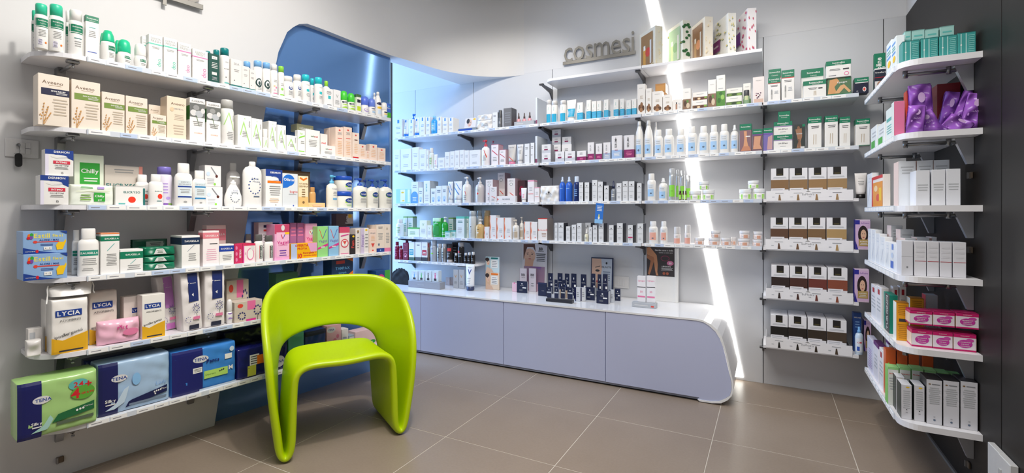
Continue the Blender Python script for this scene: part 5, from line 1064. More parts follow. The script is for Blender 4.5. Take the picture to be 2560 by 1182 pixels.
D('pair', 'airless', 'airless white bottle, peach base', '#eee6e2', [r(.05, .05, .95, .34, '#ecae9c'), l(.3, .38, .7, .5, 2, 's')], cap='#f0eeee', captrans=.3)
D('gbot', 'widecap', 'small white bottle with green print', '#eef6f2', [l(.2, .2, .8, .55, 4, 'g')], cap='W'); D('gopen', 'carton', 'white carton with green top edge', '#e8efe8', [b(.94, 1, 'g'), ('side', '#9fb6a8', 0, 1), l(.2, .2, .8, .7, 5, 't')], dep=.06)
D('glid', 'carton', 'low white carton with green lid', '#eef4ee', [b(.86, 1, '#58b848'), l(.15, .2, .7, .6, 4, 'g')], dep=.07); D('vich', 'carton', 'white carton with pale V print', '#f0f4f0', [t('V', .5, .75, .5, .18, 'g'), l(.2, .2, .8, .5, 4, 's')], dep=.06)
D('bigg', 'pack', 'clear green gel refill pack', '#39b44a', [r(0, .82, 1, 1, '#bfe8c4'), t('VICHY', .5, .72, .5, .08, 'W'), r(.15, .1, .85, .6, '#27963a')], dep=.06, amp=1.5); D('gpump', 'pump', 'green bottle with pale pump', '#2fae42', [t('V', .5, .4, .4, .14, 'W'), l(.2, .12, .8, .26, 2, 'W')], cap='#e6f4ea')
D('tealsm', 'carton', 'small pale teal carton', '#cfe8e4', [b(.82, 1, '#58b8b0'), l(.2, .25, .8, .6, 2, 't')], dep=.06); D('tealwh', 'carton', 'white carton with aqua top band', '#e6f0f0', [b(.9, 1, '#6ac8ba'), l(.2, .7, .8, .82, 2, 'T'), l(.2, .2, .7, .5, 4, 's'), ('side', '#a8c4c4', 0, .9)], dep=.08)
D('clearb', 'can', 'tall frosted clear bottle', '#d4dadc', [e(.5, .42, .08, .02, 'k'), l(.3, .2, .7, .36, 3, 's')], cap='#e4eaec', captrans=.4)
D('amberp', 'pump', 'amber bottle with white pump', '#d9b478', [e(.5, .3, .1, .04, 'W'), l(.3, .44, .7, .5, 1, 'F')], cap='#f0eeec'); D('ambert', 'can', 'tall amber bottle behind', '#c49a60', [], cap='#d8b888')
D('wave', 'carton', 'white carton with orange wavy edge', '#f2efee', [('p', [(.02, .02), (.1, .02), (.04, .3), (.14, .5), (.03, .75), (.1, .98), (.02, .98)], '#ee6a3a'), ('p', [(.1, .02), (.14, .02), (.1, .3), (.2, .5), (.09, .75), (.14, .98), (.1, .98), (.04, .75), (.14, .5), (.05, .3)], '#f49a70'), l(.35, .3, .85, .5, 3, 's'), e(.7, .14, .06, .03, 'r')], dep=.07)
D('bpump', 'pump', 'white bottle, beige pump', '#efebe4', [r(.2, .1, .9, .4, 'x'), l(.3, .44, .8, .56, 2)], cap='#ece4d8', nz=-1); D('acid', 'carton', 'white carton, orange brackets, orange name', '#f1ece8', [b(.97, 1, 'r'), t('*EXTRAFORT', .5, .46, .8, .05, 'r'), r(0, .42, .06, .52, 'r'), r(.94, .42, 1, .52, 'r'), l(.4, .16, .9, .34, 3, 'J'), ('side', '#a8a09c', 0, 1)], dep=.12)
CARTON = 'cosmetic_carton'
row(BACK, BZ[1], 'on second back-wall shelf', '''
lrp 986 1006 298
bluepump 1026 1040 285 d=.08
lrpt 1009 1022 298
lrp 1023 1034 298
lrpt 1036 1049 294
lrp 1050 1062 292
lrp 1064 1076 292
bluebot 1078 1092 290
lrp 1093 1103 292
lrp 1106 1119 294 dep=.09
lrp 1121 1133 294 dep=.09
facetray 1144 1190 310 h=.025
facecard 1160 1188 281 on=1 h=.09 d=.03 rx=-12
wipesw 1191 1230 300 d=.02
wipesw 1193 1228 286 on=1 d=.03 back=on_top
wboxg 1231 1244 281
darktube 1246 1255 276
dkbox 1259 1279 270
traylow 1285 1335 308 h=.035
polish 1292 1301 282 d=.1
polish 1306 1315 282 d=.1
polish 1319 1329 280 d=.1
plexi 1339 1343 244
cyanair 1366 1379 250 d=.03
cyanair 1379 1394 252
cyanair 1400 1416 251
cyantube 1417 1441 250
cyanbox 1443 1457 256
cyanbox 1466 1477 250
cyanbox 1479 1491 253
cyanbox 1492 1503 252
cyanbox 1510 1521 249
cyanbox 1534 1546 248
cyanbox 1550 1560 247
cyanbox 1566 1577 250
cyanbox 1579 1591 247
wel_n 1593 1613 210
wel_n 1614 1629 221
wel_n 1630 1656 228
amb 1638 1664 209 on=1 d=.06
wel_n 1657 1680 238
welsm 1682 1705 248 d=.02
welc 1707 1727 221
welw 1731 1768 250
welw 1732 1769 230 on=1 back=stacked_on_twin
welc 1770 1790 199
welg 1791 1813 188
welgw 1815 1855 240
welgw 1816 1856 220 on=1 back=stacked_on_twin
welgb 1858 1877 208 d=.06
scent 1859 1874 226
wellil 1882 1911 192
som_r 1921 1953 173 d=.07
som_r 1920 1951 193
som_r 1954 1986 175
som_w 2003 2059 172 d=.085
som_w 2008 2066 201
som_leg 2068 2129 194
som_wr 2065 2128 151 on=1 d=.0
som_navy 2136 2172 194
som_v 2185 2214 133 dep=.03
trico 2187 2215 190 d=-.04 dep=.04 h=.12
''')
row(BACK, BZ[2], 'on third back-wall shelf', '''
wbox 984 1000 374
wbox 1001 1028 372
wbox 1030 1047 368
wbox 1048 1065 373
wbox 1066 1072 376
gbot 1073 1084 370
wtube 1085 1094 386 
wbox 1095 1111 394
wbox 1112 1124 380
wbox 1125 1136 378
wbox 1137 1148 376
wbox 1149 1160 375
wbox 1161 1172 376
wbox 1173 1202 375 dep=.1
redpump 1203 1225 350
pinkpump 1228 1236 352 d=.11
pinkline 1228 1246 361
pinkline 1248 1264 374
greytube 1270 1291 362
greytube2 1293 1309 361
wboxg 1311 1324 359
wboxg 1326 1336 357
plexi 1338 1343 340
mini 1354 1377 383 dep=.09
mini 1354 1377 361 on=1 back=stacked_up
mini 1380 1402 386 d=.1
mini 1380 1402 362 on=1 back=second_in_back_pile
mini 1380 1402 343 on=1 back=third_in_back_pile
mini 1380 1402 324 on=1 back=topmost_of_back_pile
mini 1404 1429 361 d=.1
mini 1405 1428 342 on=1 back=upper_of_back_pair
mini 1388 1411 379
mini 1412 1438 378
mini_p 1442 1465 377
slim_p 1469 1485 356
slim_p 1489 1505 359
slim_b 1508 1526 356
ser_b 1529 1555 339
ser_p 1560 1585 338
tallb 1588 1608 303
tallb 1610 1632 301
tallb 1634 1645 305 d=.1
flipb 1637 1657 325
flipb 1660 1685 323
flipb 1691 1715 323
flipb 1719 1743 317
flipb 1747 1772 316
flipb 1774 1797 313
flipb 1799 1823 311
pumpb 1826 1847 312
ph_g 1849 1879 310
ph_n 1881 1906 323
ph_v 1908 1932 320
lift 1934 1981 337
lift 1934 1981 304 on=1 back=stacked_on_twin
grn_sq 1945 1976 278 on=1
man 1984 2013 311
som_n 2020 2054 292
som_n 2062 2095 289
som_n 2099 2126 292
som_n 2139 2175 297
''')
row(BACK, BZ[3], 'on fourth back-wall shelf', '''
ltb 990 1027 472
blcup 1028 1045 454 k=1
mlk 1046 1057 469
tealv 1059 1075 452
mlk 1077 1089 471
mlk 1090 1104 465
mlk 1105 1117 464
btube 1120 1133 454
btube 1135 1156 453
wpump 1157 1176 442
wpump2 1189 1209 443
rosec 1214 1232 449
rosec 1223 1242 467 d=.0 dep=.03
rosec 1244 1262 432 d=.12
rosec 1268 1288 446 d=.035
flatc 1242 1289 490 d=.0 dep=.03
berry 1295 1312 451 d=.07
wtube 1303 1317 470
pinkp 1319 1335 450
pinkp 1336 1348 468
pouch 1349 1397 464
bluel 1398 1413 442
bluel 1414 1431 442
navyl 1434 1452 441
ril 1445 1458 456
ril 1461 1473 456
ril_l 1480 1493 450
ril 1494 1507 454
ril 1510 1522 464
dropd 1527 1540 452
ril_l 1541 1554 458
ril 1556 1570 453
ril 1571 1586 453
ril 1592 1604 458
blbot 1618 1640 434
mistb 1646 1669 445
aero 1672 1688 421
aero 1690 1697 424 d=.1
brn 1697 1704 477
aero 1700 1712 426 d=.1
brn 1706 1711 477
brn 1712 1717 477
aero 1714 1727 438 d=.06
gjar 1723 1753 477
gjar 1755 1786 475
gjar 1747 1772 454 on=1 back=stacked_above
gjar 1848 1879 473
gjar 1882 1913 472
gjar 1870 1898 452 on=1 back=on_two_others
''')
row(BACK, BZ[4], 'on fifth back-wall shelf', '''
gbot 992 1007 548
gopen 1008 1018 541 d=.05
gopen 1019 1032 541 d=.08
glid 1019 1048 569
vich 1049 1067 551
vich 1068 1079 563
bigg 1081 1102 545
gpump 1104 1119 542
gopen 1121 1133 544 d=.1
tealsm 1112 1125 578 d=.0 dep=.02
tealsm 1126 1139 576
tealwh 1140 1161 541
tealwh 1163 1172 541 d=.05
clearb 1173 1190 527
clearb 1192 1204 526 d=.09
amberp 1189 1209 548
ambert 1210 1225 526 d=.09
wave 1210 1222 567
wave 1224 1240 538
wave 1241 1259 544
wave 1260 1279 544
bpump 1281 1297 549
bpump 1299 1309 542 d=.05
wave 1310 1325 554
wave 1326 1343 555
acid 1345 1368 546
ril 1386 1394 557 d=.02
ril 1395 1409 557
ril_l 1415 1425 566
ril_l 1429 1440 562
ril_l 1442 1454 558
ril 1462 1477 557 d=.11
dropy 1461 1471 573
ril_l 1472 1480 568
ril_l 1482 1493 563
ril 1496 1509 558
ril 1522 1534 563
ril 1542 1557 558
ril_m 1569 1582 563
ril 1593 1608 559
pbot 1622 1645 553
pbot 1651 1669 553
pair 1684 1701 567
pair 1711 1726 562
pjar 1736 1761 594
pjar 1771 1799 595
pjar 1777 1801 577 on=1 back=on_another
pjar 1802 1827 595
pjar 1828 1841 593 d=.06
pjar 1845 1874 597
pjar 1849 1875 577 on=1 back=on_another
pjar 1881 1905 599
pjar 1883 1906 579 on=1 back=on_another
''')
# ----------------------------------------------------------------- gift boxes on the topmost back shelf, turned on edge
def fl(c1, c2='g', n=14, seed=1):
    q = random.Random(seed); out = []
    for _ in range(n):
        u, v = q.uniform(.08, .92), q.uniform(.05, .95); out += [e(u+.03, v-.02, .05, .016, c2), e(u, v, .06, .024, c1), e(u, v, .022, .009, 'Y')]
    return out
def gift(px0, pxm, px1, ytop, base, win, f1, f2, label, inner):
    d0 = .03; root_s, _ = BACK.along(px1, d0); xs, ys = BACK.at(root_s, d0)
    A = radians(-62); wd, th = .20, None
    # spine from pxm to px1 facing the room, wide face running back-left from pxm
    xm, ym = BACK.at(BACK.along(pxm, d0)[0], d0); th = max(.045, xs-xm); Z = BACK.hit((pxm+px1)/2, d0)[2]; h = zed(ytop, Z)-BZ[0]
    x0, _z = BACK.along(px0, d0+.17)[0], 0; fx, fy = BACK.at(x0, d0+.17); w = sqrt((fx-xm)**2+(fy-ym)**2); A = math.atan2(ym-fy, xm-fx)
    w = min(w, .20)
    mb = MB(); mb.box(-w, 0, 0, th, 0, h, mat(PAL.get(base, base), .45, noise=.02), .0015)
    ds = [] 
    if win: ds += [r(.14, .08, .86, .90, win)]
    deca = f1+ds
    tmp = MB(); decals(tmp, deca+inner, w, h, lambda x, z: 0.0, th, 'carton'); mb.add([(x-w/2, y, z) for x, y, z in tmp.v], tmp.f, pm('W'))
    k0 = len(mb.f)-len(tmp.f)
    for i, mi in enumerate(tmp.m): mb.m[k0+i] = mb.mi(tmp.mats[mi])
    tmp = MB(); decals(tmp, f2, th, h, lambda x, z: 0.0, .01, 'carton')
    mb.add([(-y+.0002, x+th/2, z) for x, y, z in tmp.v], tmp.f, pm('W')); k0 = len(mb.f)-len(tmp.f)
    for i, mi in enumerate(tmp.m): mb.m[k0+i] = mb.mi(tmp.mats[mi])
    o = mb.build('gift_box', None, (xm, ym, BZ[0]+.0005), A); tag(o, label+' on the topmost back-wall shelf', 'box')
bot = lambda c1, c2: [r(.28, .1, .44, .55, c1), r(.3, .5, .42, .62, 'W'), e(.58, .42, .16, .12, c2), r(.7, .1, .8, .7, 'w')]
gift(1592, 1638, 1661, 61, '#ece6d6', '#a07a50', fl('#f4ecd0', 'f', 10, 1), fl('#f6efd8', 'q', 14, 2), 'floral window gift box with red sponge', bot('#d9a24a', '#cf4a3c'))
gift(1665, 1707, 1728, 48, '#eceadc', '#a8c8a4', fl('#2f6a35', 'Z', 12, 3), [e(q.uniform(.1, .9), q.uniform(.05, .95), .22, .035, '#2f6432') for q in [random.Random(5)] for _ in range(16)], 'green leaf window gift box', bot('#c9dca8', '#7fb07a'))
gift(1728, 1762, 1785, 39, '#ece4d4', '#94683e', fl('#f2e6cc', 'f', 10, 6), fl('#f6eed8', 'q', 14, 7), 'floral window gift box with orange rose', bot('#c89a5c', '#e8a070'))
gift(1786, 1820, 1843, 30, '#f0eee6', None, fl('#e8e0b4', 'Z', 18, 8)+[r(0, .22, .5, .5, '#7a2a68'), t('*WELEDA', .22, .36, .36, .06, 'W')], fl('#e6dca0', 'Z', 14, 9), 'white gift box with purple tag, pale flowers', [])
gift(1842, 1869, 1893, 18, '#f4f0f0', None, fl('#c24a88', 'm', 14, 10)+[r(0, .3, .4, .6, '#7a3a90')], fl('#c03a78', 'm', 12, 11), 'white gift box with pink star flowers', [])
# ----------------------------------------------------------------- metal lettering on the walls
def sign(word, frame, s0, width, zb, dd, label, cat='sign'):
    V, Fs, tw = text2d(word, .06); sx = width/tw; sz = .135/.56; MM = mat('#7f7c76', .4, metal=.6, noise=.03)
    import bmesh
    x, y = frame.at(s0, dd); root = empty('wall_lettering', (x, y, zb), frame.ang); tag(root, label, cat)
    me = bpy.data.meshes.new('letters'); me.from_pydata([(a*sx, 0, b_*sz) for a, b_ in V], [], Fs); me.materials.append(MM)
    bm = bmesh.new(); bm.from_mesh(me); bmesh.ops.remove_doubles(bm, verts=bm.verts, dist=1e-5)
    ex = bmesh.ops.extrude_face_region(bm, geom=bm.faces[:]); bmesh.ops.translate(bm, verts=[v for v in ex['geom'] if isinstance(v, bmesh.types.BMVert)], vec=(0, .008, 0))
    bmesh.ops.recalc_face_normals(bm, faces=bm.faces); bm.to_mesh(me); bm.free()
    o = bpy.data.objects.new('letters', me); COL.objects.link(o); o.parent = root
    bar = MB(); bar.box(-.01, width+.01, -.001, .009, -.022, .004, MM, .001); bar.build('underline_bar', root)
    for q in (.02, width-.02): sp = MB(); sp.tube([(q, .0, -.01), (q, .03, -.01)], .004, MM); sp.build('standoff_pin', root)
s0 = BACK.along(1411, .235)[0]; s1 = BACK.along(1586, .235)[0]
sign('cosmesi', BACK, s0, s1-s0, 2.345, .225, 'brushed metal word cosmesi with underline bar, left of gift boxes')
s1 = LEFT.along(506, WD-.02)[0]; zb = zed(27, LEFT.hit(506, WD-.02)[2])+.024
sign('corpo', LEFT, s1-.42, .41, zb, WD-.03, 'brushed metal word cut by top edge of the picture')
# ----------------------------------------------------------------- hair colour trays
def hair(tone): 
    q = random.Random(len(tone)); return [('side', '#cfcdd2', 0, 1), r(.3, .76, .7, 1, '#1a1612'), r(.36, .78, .64, .82, '#4a4220'), l(.1, .66, .9, .72, 2, 's'), r(0, .30, 1, .62, tone)]+[('p', [(0, .32+.03*k), (1, .45+.03*k), (1, .458+.03*k), (0, .328+.03*k)], c) for k, c in ((0, '#00000f'), )][:0]+[r(.02, .16, .78, .34, '#eceaee'), l(.05, .2, .7, .32, 2, 's')]
tones = [['#8a6a48', '#94744e', '#9c7a52', '#a4855c'], ['#5f4230', '#74543a', '#7d6040', '#b0905e'], ['#2e201c', '#4a2a22', '#6e342a', '#8a4832'], ['#17130f', '#221a14', '#33271c', '#4a3a2a']]
rows = [(1916, 2133, 478, [(1927, 1972), (1973, 2019), (2021, 2067), (2068, 2118)], [421, 420, 419, 417], 0), (1914, 2133, 601, [(1926, 1971), (1972, 2018), (2019, 2064), (2066, 2117)], [544, 544, 544, 544], 1),
        (1915, 2133, 722, [(1928, 1973), (1974, 2019), (2021, 2067), (2069, 2119)], [664, 666, 668, 670], 3), (1915, 2131, 848, [(1926, 1970), (1971, 2017), (2019, 2066), (2067, 2117)], [788, 791, 796, 801], 3)]
PLn = ['highest', 'second', 'third', 'lowest']
for k, (a_, b_, yt, bx_, tops, kk) in enumerate(rows):
    z = DZ[2+k]; s0 = BACK.along(a_, -.004)[0]; s1 = BACK.along(b_, -.004)[0]; x, y = BACK.at((s0+s1)/2, -.004); w = s1-s0; hh = .062
    mb = MB(); cw_ = pm('#f1f0f2'); mb.box(-w/2, w/2, 0, .0025, -.012, hh-.012, cw_); mb.box(-w/2, w/2, .005, .235, .0005, .003, cw_)
    for sx in (-1, 1): mb.box(sx*w/2-.0012, sx*w/2+.0012, .001, .235, .0005, .03+.02*(sx < 0), cw_)
    dd = [t('EuPhidra', .5, .62, .14, .3, 'S'), ('p', [(.47, .84), (.5, .98), (.53, .84)], 'X')]
    for q in range(4): u = (.16, .38, .595, .825)[q]; dd += [('p', [(u-.015, .06), (u+.02, .06), (u+.008, .62), (u-.006, .62)], tones[k][q]), r(u-.05, .74, u+.05, .78, 'S'), r(u-.09, .36, u-.06, .42, 's')]
    tm_ = MB(); decals(tm_, dd, w, hh, lambda x_, z_: 0.0, .01, 'carton'); mb.add([(p[0], p[1], p[2]-.012) for p in tm_.v], tm_.f, cw_); k0 = len(mb.f)-len(tm_.f)
    for i, mi in enumerate(tm_.m): mb.m[k0+i] = mb.mi(tm_.mats[mi])
    o = mb.build('display_tray', None, (x, y, z+.0003)); tag(o, PLn[k]+' white card tray holding four hair colour cartons', 'tray')
    for q in range(4): D('hair%d%d' % (k, q), 'carton', ['left', 'second', 'third', 'right'][q]+' hair colour carton of '+PLn[k]+' tray', '#eeedf0', hair(tones[k][q]), dep=.05, name='hair_colour_carton')
    row(BACK, z+.0035, 'behind the card front', '\n'.join('hair%d%d %d %d %d d=.02 k=%d' % (k, q, bx_[q][0], bx_[q][1], tops[q], kk) for q in range(4)), .235)
D('wtube_b', 'tube', 'large white tube on black cap', '#eeeae8', [l(.25, .5, .75, .7, 3, 'X'), t('EuPhidra', .5, .8, .4, .04, 'X')], cap='#1c1a1c')
def lady(smile): return [r(0, .04, 1, .96, '#d9b8dc'), ('side', '#3b3aa8', 0, 1), r(0, .84, .3, .98, '#2c2a98'), t('EuPhidra', .65, .88, .56, .08, 'V'), e(.52, .5, .34, .30, '#2a1c1c'), e(.55, .5, .19, .17, '#e4b89c'), ('p', [(.3, .62), (.5, .72), (.78, .6), (.76, .68), (.5, .8), (.32, .7)], '#2a1c1c'), e(.48, .53, .025, .012, 'k'), e(.62, .53, .025, .012, 'k'), e(.55, .41, .06, .014, '#b84a50'), r(.22, .12, .92, .34, '#b79a5c'), t('*EXPRESS', .57, .27, .5, .06, 'W'), l(.3, .15, .84, .23, 2, 'w'), ('p', [(0, .3), (.2, 0), (0, 0)], '#2c2a98')]
D('lady1', 'carton', 'lilac carton with long-haired woman photo', '#e8d4e8', lady(0), dep=.06); D('lady2', 'carton', 'lilac carton with fringe-haired woman photo', '#e0c8e0', lady(1), dep=.06)
D('milice', 'carton', 'tall dark blue carton behind spray bottle', '#2a4f96', [t('*MILICE', .5, .88, .8, .08, 'w'), l(.2, .6, .8, .8, 3, 'u')], dep=.05)
D('omb', 'mist', 'light blue spray bottle with red letters', '#cfe2f6', [r(.1, .1, .9, .6, '#e6eef8'), t('*OM', .5, .45, .5, .1, 'R'), r(.2, .15, .5, .3, 'B')], cap='#7fb8f0')
row(BACK, DZ[2], 'beside the highest tray', 'wtube_b 2136 2168 433 d=.02')
row(BACK, DZ[3], 'beside the second tray', 'lady1 2138 2176 549 d=.02')
row(BACK, DZ[4], 'beside the third tray', 'lady2 2136 2173 673 d=.02')
row(BACK, DZ[5], 'beside the lowest tray', '''
milice 2133 2154 782 d=.09
omb 2137 2159 817 d=.01
lady1 2160 2178 800 d=.12
''')
# ----------------------------------------------------------------- short low shelf
D('redb', 'widecap', 'dark red bottle with white lettering', '#8c1a38', [r(.1, .46, .9, .48, 'P'), e(.6, .28, .2, .1, 'P'), e(.6, .28, .15, .07, '#8c1a38'), l(.3, .58, .8, .66, 2, 'P')], cap='#8c1a38', collar='W'); D('redc', 'carton', 'dark red carton with white ring', '#7c2040', [t('Rene', .5, .88, .5, .05, 'P'), r(.1, .5, .9, .52, 'P'), e(.5, .28, .3, .11, 'P'), e(.5, .28, .22, .08, '#7c2040'), r(.4, .2, .6, .26, 'W')], dep=.05)
D('tealp', 'carton', 'white carton with teal panel', '#edf2f4', [r(.1, .3, .9, .62, '#2f9cae'), l(.2, .36, .8, .56, 3, 'W'), b(0, .18, '#4a6a58')], dep=.06); D('greyp', 'carton', 'white carton with grey photo foot', '#eef0f4', [b(0, .2, '#5a5c60'), l(.2, .8, .8, .88, 1, 'k')], dep=.06); D('redp', 'carton', 'white carton with red panel', '#eef0f4', [r(.1, .3, .9, .58, '#c22038'), l(.2, .34, .8, .5, 2, 'W'), b(0, .2, '#3a3a3e'), l(.2, .68, .8, .8, 2, 's')], dep=.06)
D('brnb', 'widecap', 'slim brown bottle', '#7a5a4c', [], cap='#8a2a30'); D('greycan', 'can2', 'tall grey-white spray can', '#b6bcc4', [e(.5, .38, .2, .04, 'i'), t('ICEY', .5, .6, .5, .05, 'U')], cap='#d6dade'); D('silcan', 'can', 'silver spray can', '#b4b6ba', [l(.3, .2, .7, .6, 3, 'k')], cap='#d0d2d4', metal=.6)
D('blktube', 'tube', 'black tube with red square', '#2b2527', [r(.2, .6, .8, .76, '#d83a30'), l(.2, .3, .7, .5, 3, 's')], cap='#c8c4c6'); D('blkcan', 'can', 'black spray can with grey cap', '#201e20', [r(.1, .5, .5, .6, '#d83a30'), l(.2, .3, .8, .5, 3, 's')], cap='#a8a6a8'); D('blkjar', 'widecap', 'small black bottle with white cap', '#241e1e', [l(.2, .2, .8, .5, 2, 's')], cap='#dcdcde'); D('blkbox', 'carton', 'dark carton standing behind black tube', '#2c2a2e', [l(.2, .4, .8, .8, 3, 'S')], dep=.06)
row(BACK, .712, 'on the short low shelf', '''
redb 987 997 604
redb 998 1006 614
redc 1007 1020 607
redb 1012 1021 601 d=.09
tealp 1022 1035 605
greyp 1038 1053 605
redp 1054 1069 605
brnb 1069 1075 608
greycan 1076 1091 600
silcan 1093 1104 609
silcan 1105 1117 609
blktube 1115 1133 609
blkbox 1130 1144 606 d=.09
blkjar 1136 1144 633
blkcan 1145 1159 606
blkjar 1160 1168 632
blkjar 1169 1177 631
blkjar 1178 1187 630
''')
# ----------------------------------------------------------------- things on the counter
CZ = .4995
D('bag', 'soft', 'crumpled black cloth bag', '#17171a', [], dep=.12, amp=2, pw=2.6, blob=1, rough=.8, name='cloth_bag', cat='bag')
D('ctray', 'carton', 'grey display tray with clear packs', '#9a9ca4', [t('SENSODYNE', .4, .5, .2, .3, 's')], dep=.13, name='display_tray', cat='tray')
def clr(c): return [r(.15, .1, .85, .6, '#e8eef0'), r(.4, .15, .6, .8, c), l(.2, .65, .8, .75, 1, 'W'), r(.3, .1, .7, .3, 'k')]
for nm, c_, w_ in (('clb', '#7fb0dc', 'blue'), ('clg', '#6ac080', 'green'), ('clk', '#6a6a6e', 'black'), ('clp', '#d86a9a', 'pink')): D(nm, 'carton', 'clear pack with '+w_+' item', '#d6e0e6', clr(c_), dep=.05)
D('silv', 'carton', 'tall silver carton with V mark', '#b8babf', [t('*V', .5, .65, .5, .16, '#c89a6a'), l(.2, .2, .8, .4, 3, 'S')], dep=.035); D('silvs', 'carton', 'low pale silver carton', '#c8c0c4', [t('V', .4, .5, .2, .4, 'S')], dep=.04)
D('vtube', 'tube', 'white tube with large blue V', '#f2f2f4', [t('*V', .5, .72, .5, .2, '#4a5aa0'), t('VICHY', .5, .88, .5, .04, 'S'), l(.3, .25, .7, .5, 4, 's')], cap='#3a4468')
def eye(c, bg): return [r(0, 0, .34, 1, bg), e(.18, .64, .13, .2, '#e6c0a8'), e(.12, .82, .15, .12, '#3a2a28'), e(.14, .68, .03, .02, 'k'), e(.2, .54, .04, .015, 'R'), ('p', [(0, 0), (.6, 0), (.45, .22), (.1, .34)], '#e0bca4'), r(.4, .86, .92, .96, c), r(.42, .3, .9, .8, 'W'), l(.45, .35, .86, .75, 4, 'S'), ('side', '#c9d4d8' if c == 'T' else '#c9b8a4', 0, 1)]
D('eyeb', 'carton', 'wide carton with woman\'s face, teal label', '#cfe2e6', eye('T', '#a9c4cc'), dep=.12); D('eyeo', 'carton', 'wide carton with woman\'s face, orange label', '#efdac4', eye('O', '#dcb898'), dep=.12)
D('bbc', 'carton', 'silver-pink carton with BB letters', '#d4ccd4', [t('*BB', .5, .72, .5, .12, 'k'), t('CREAM', .5, .6, .5, .05, 'k'), l(.3, .2, .7, .4, 2, 'S'), ('side', '#a07f90', 0, 1)], dep=.12)
D('pinkg', 'carton', 'pale pink gift box with bow', '#eec4d4', [e(.5, .98, .14, .1, '#e07aa4')], dep=.05)
def nv(): return [e(.5, .78, .07, .05, 'W'), t('RILASTIL', .5, .62, .66, .06, 'W'), r(.55, .4, .9, .5, 'W'), l(.2, .15, .6, .3, 2, 'S'), ('side', '#c2c4c8', 0, 1)]
D('navb', 'carton', 'navy carton with white emblem', '#1a2140', nv(), dep=.06); D('navt', 'carton', 'tall navy carton with white emblem', '#1a2140', nv(), dep=.04)
D('navs', 'carton', 'slim navy carton with silver band', '#1a2140', [e(.5, .76, .1, .04, 'W'), r(0, .46, 1, .58, 's'), ('side', '#b8babf', 0, 1)], dep=.04); D('navw', 'carton', 'navy low wide display box', '#1c2342', [b(.9, 1, '#262e52'), t('RILASTIL', .6, .4, .3, .2, 'w')], dep=.13)
D('slv', 'carton', 'silver-sided navy carton', '#cfd1d6', [r(.0, 0, .2, 1, 'N'), l(.3, .3, .8, .7, 3, 'S')], dep=.05)
D('vial', 'airless', 'small bottle with beige fill', '#d8bca0', [], cap='#20264a'); D('tester', 'carton', 'flat black tester tray, beige round samples', '#22232e', [('top', 'k')], dep=.045, name='tester_tray', cat='tray')
D('lipo', 'carton', 'white carton with pink lettering', '#f0eef0', [t('*Lipogyn', .5, .82, .8, .08, 'P'), r(0, .56, 1, .59, 'k'), t('*50', .5, .4, .3, .08, 'P'), r(.05, .18, .95, .24, 'P')], dep=.035)
D('ltray', 'carton', 'silver-grey tray under pink-lettered cartons', '#b6b9be', [l(.1, .3, .7, .6, 1, 'w'), r(.8, .2, .92, .5, 'r')], dep=.15, name='display_tray', cat='tray')
row(COUNTER, CZ, 'on the counter', '''
bag 975 1022 670 b=711
ctray 1020 1100 704 d=.17
clb 1028 1044 677 on=1 d=.20
clg 1046 1061 677 d=.20 on=1
clk 1063 1078 677 d=.20 on=1
clp 1080 1096 677 d=.20 on=1
silvs 1114 1124 693 b=712
silvs 1125 1133 693 b=712
silv 1133 1145 674 d=.30
silv 1147 1160 674 d=.30
vtube 1165 1187 661 d=.235
eyeo 1214 1248 681 d=.38
eyeb 1214 1248 642 on=1
''' .replace('clg 1046 1061 677 d=.20 on=1\nclk 1063 1078 677 d=.20 on=1\nclp 1080 1096 677 d=.20 on=1\n', ''))
ctop = CZ+ .03
row(COUNTER, zed(704, COUNTER.hit(1060, .17)[2])+.001, 'in grey counter tray', '''
clg 1046 1061 677 d=.20
clk 1063 1078 677 d=.20
clp 1080 1096 677 d=.20
''')
row(COUNTER, CZ, 'at counter middle', '''
pinkg 1280 1292 707 b=729
pinkg 1321 1343 710 b=728
bbc 1299 1317 671 d=.44 dep=.05
bbc 1322 1340 671 d=.44 dep=.05
navb 1292 1318 703 b=732
navt 1370 1382 683 d=.42
navt 1394 1406 683 d=.42
navt 1412 1423 684 d=.42
navt 1428 1441 684 d=.42
navt 1452 1466 686 d=.41
navt 1478 1488 684 d=.41
navt 1494 1503 686 d=.41
navt 1507 1519 686 d=.41
navw 1345 1366 707 d=.29
navs 1386 1394 699 d=.34
navs 1406 1415 700 d=.34
vial 1398 1403 709 d=.29
vial 1412 1418 712 d=.29
navw 1434 1458 712 d=.30 h=.045
navs 1367 1378 718 b=744
navs 1386 1396 718 b=746
navs 1402 1412 718 b=746
navs 1419 1431 719 b=748
slv 1438 1450 719 b=753
slv 1452 1463 719 b=753
navb 1462 1487 718 b=750
navb 1491 1521 728 b=759
slv 1524 1534 724 b=756
navb 1537 1551 722 b=752
tester 1364 1430 749 d=.10
''')
row(COUNTER, CZ, 'near counter right end', '''
ltray 1579 1640 757 b=769
''')
row(COUNTER, zed(757, COUNTER.hit(1609, .193)[2])+.001, 'in silver tray', '''
lipo 1593 1614 690 d=.215
lipo 1617 1638 690 d=.215 k=2
''')
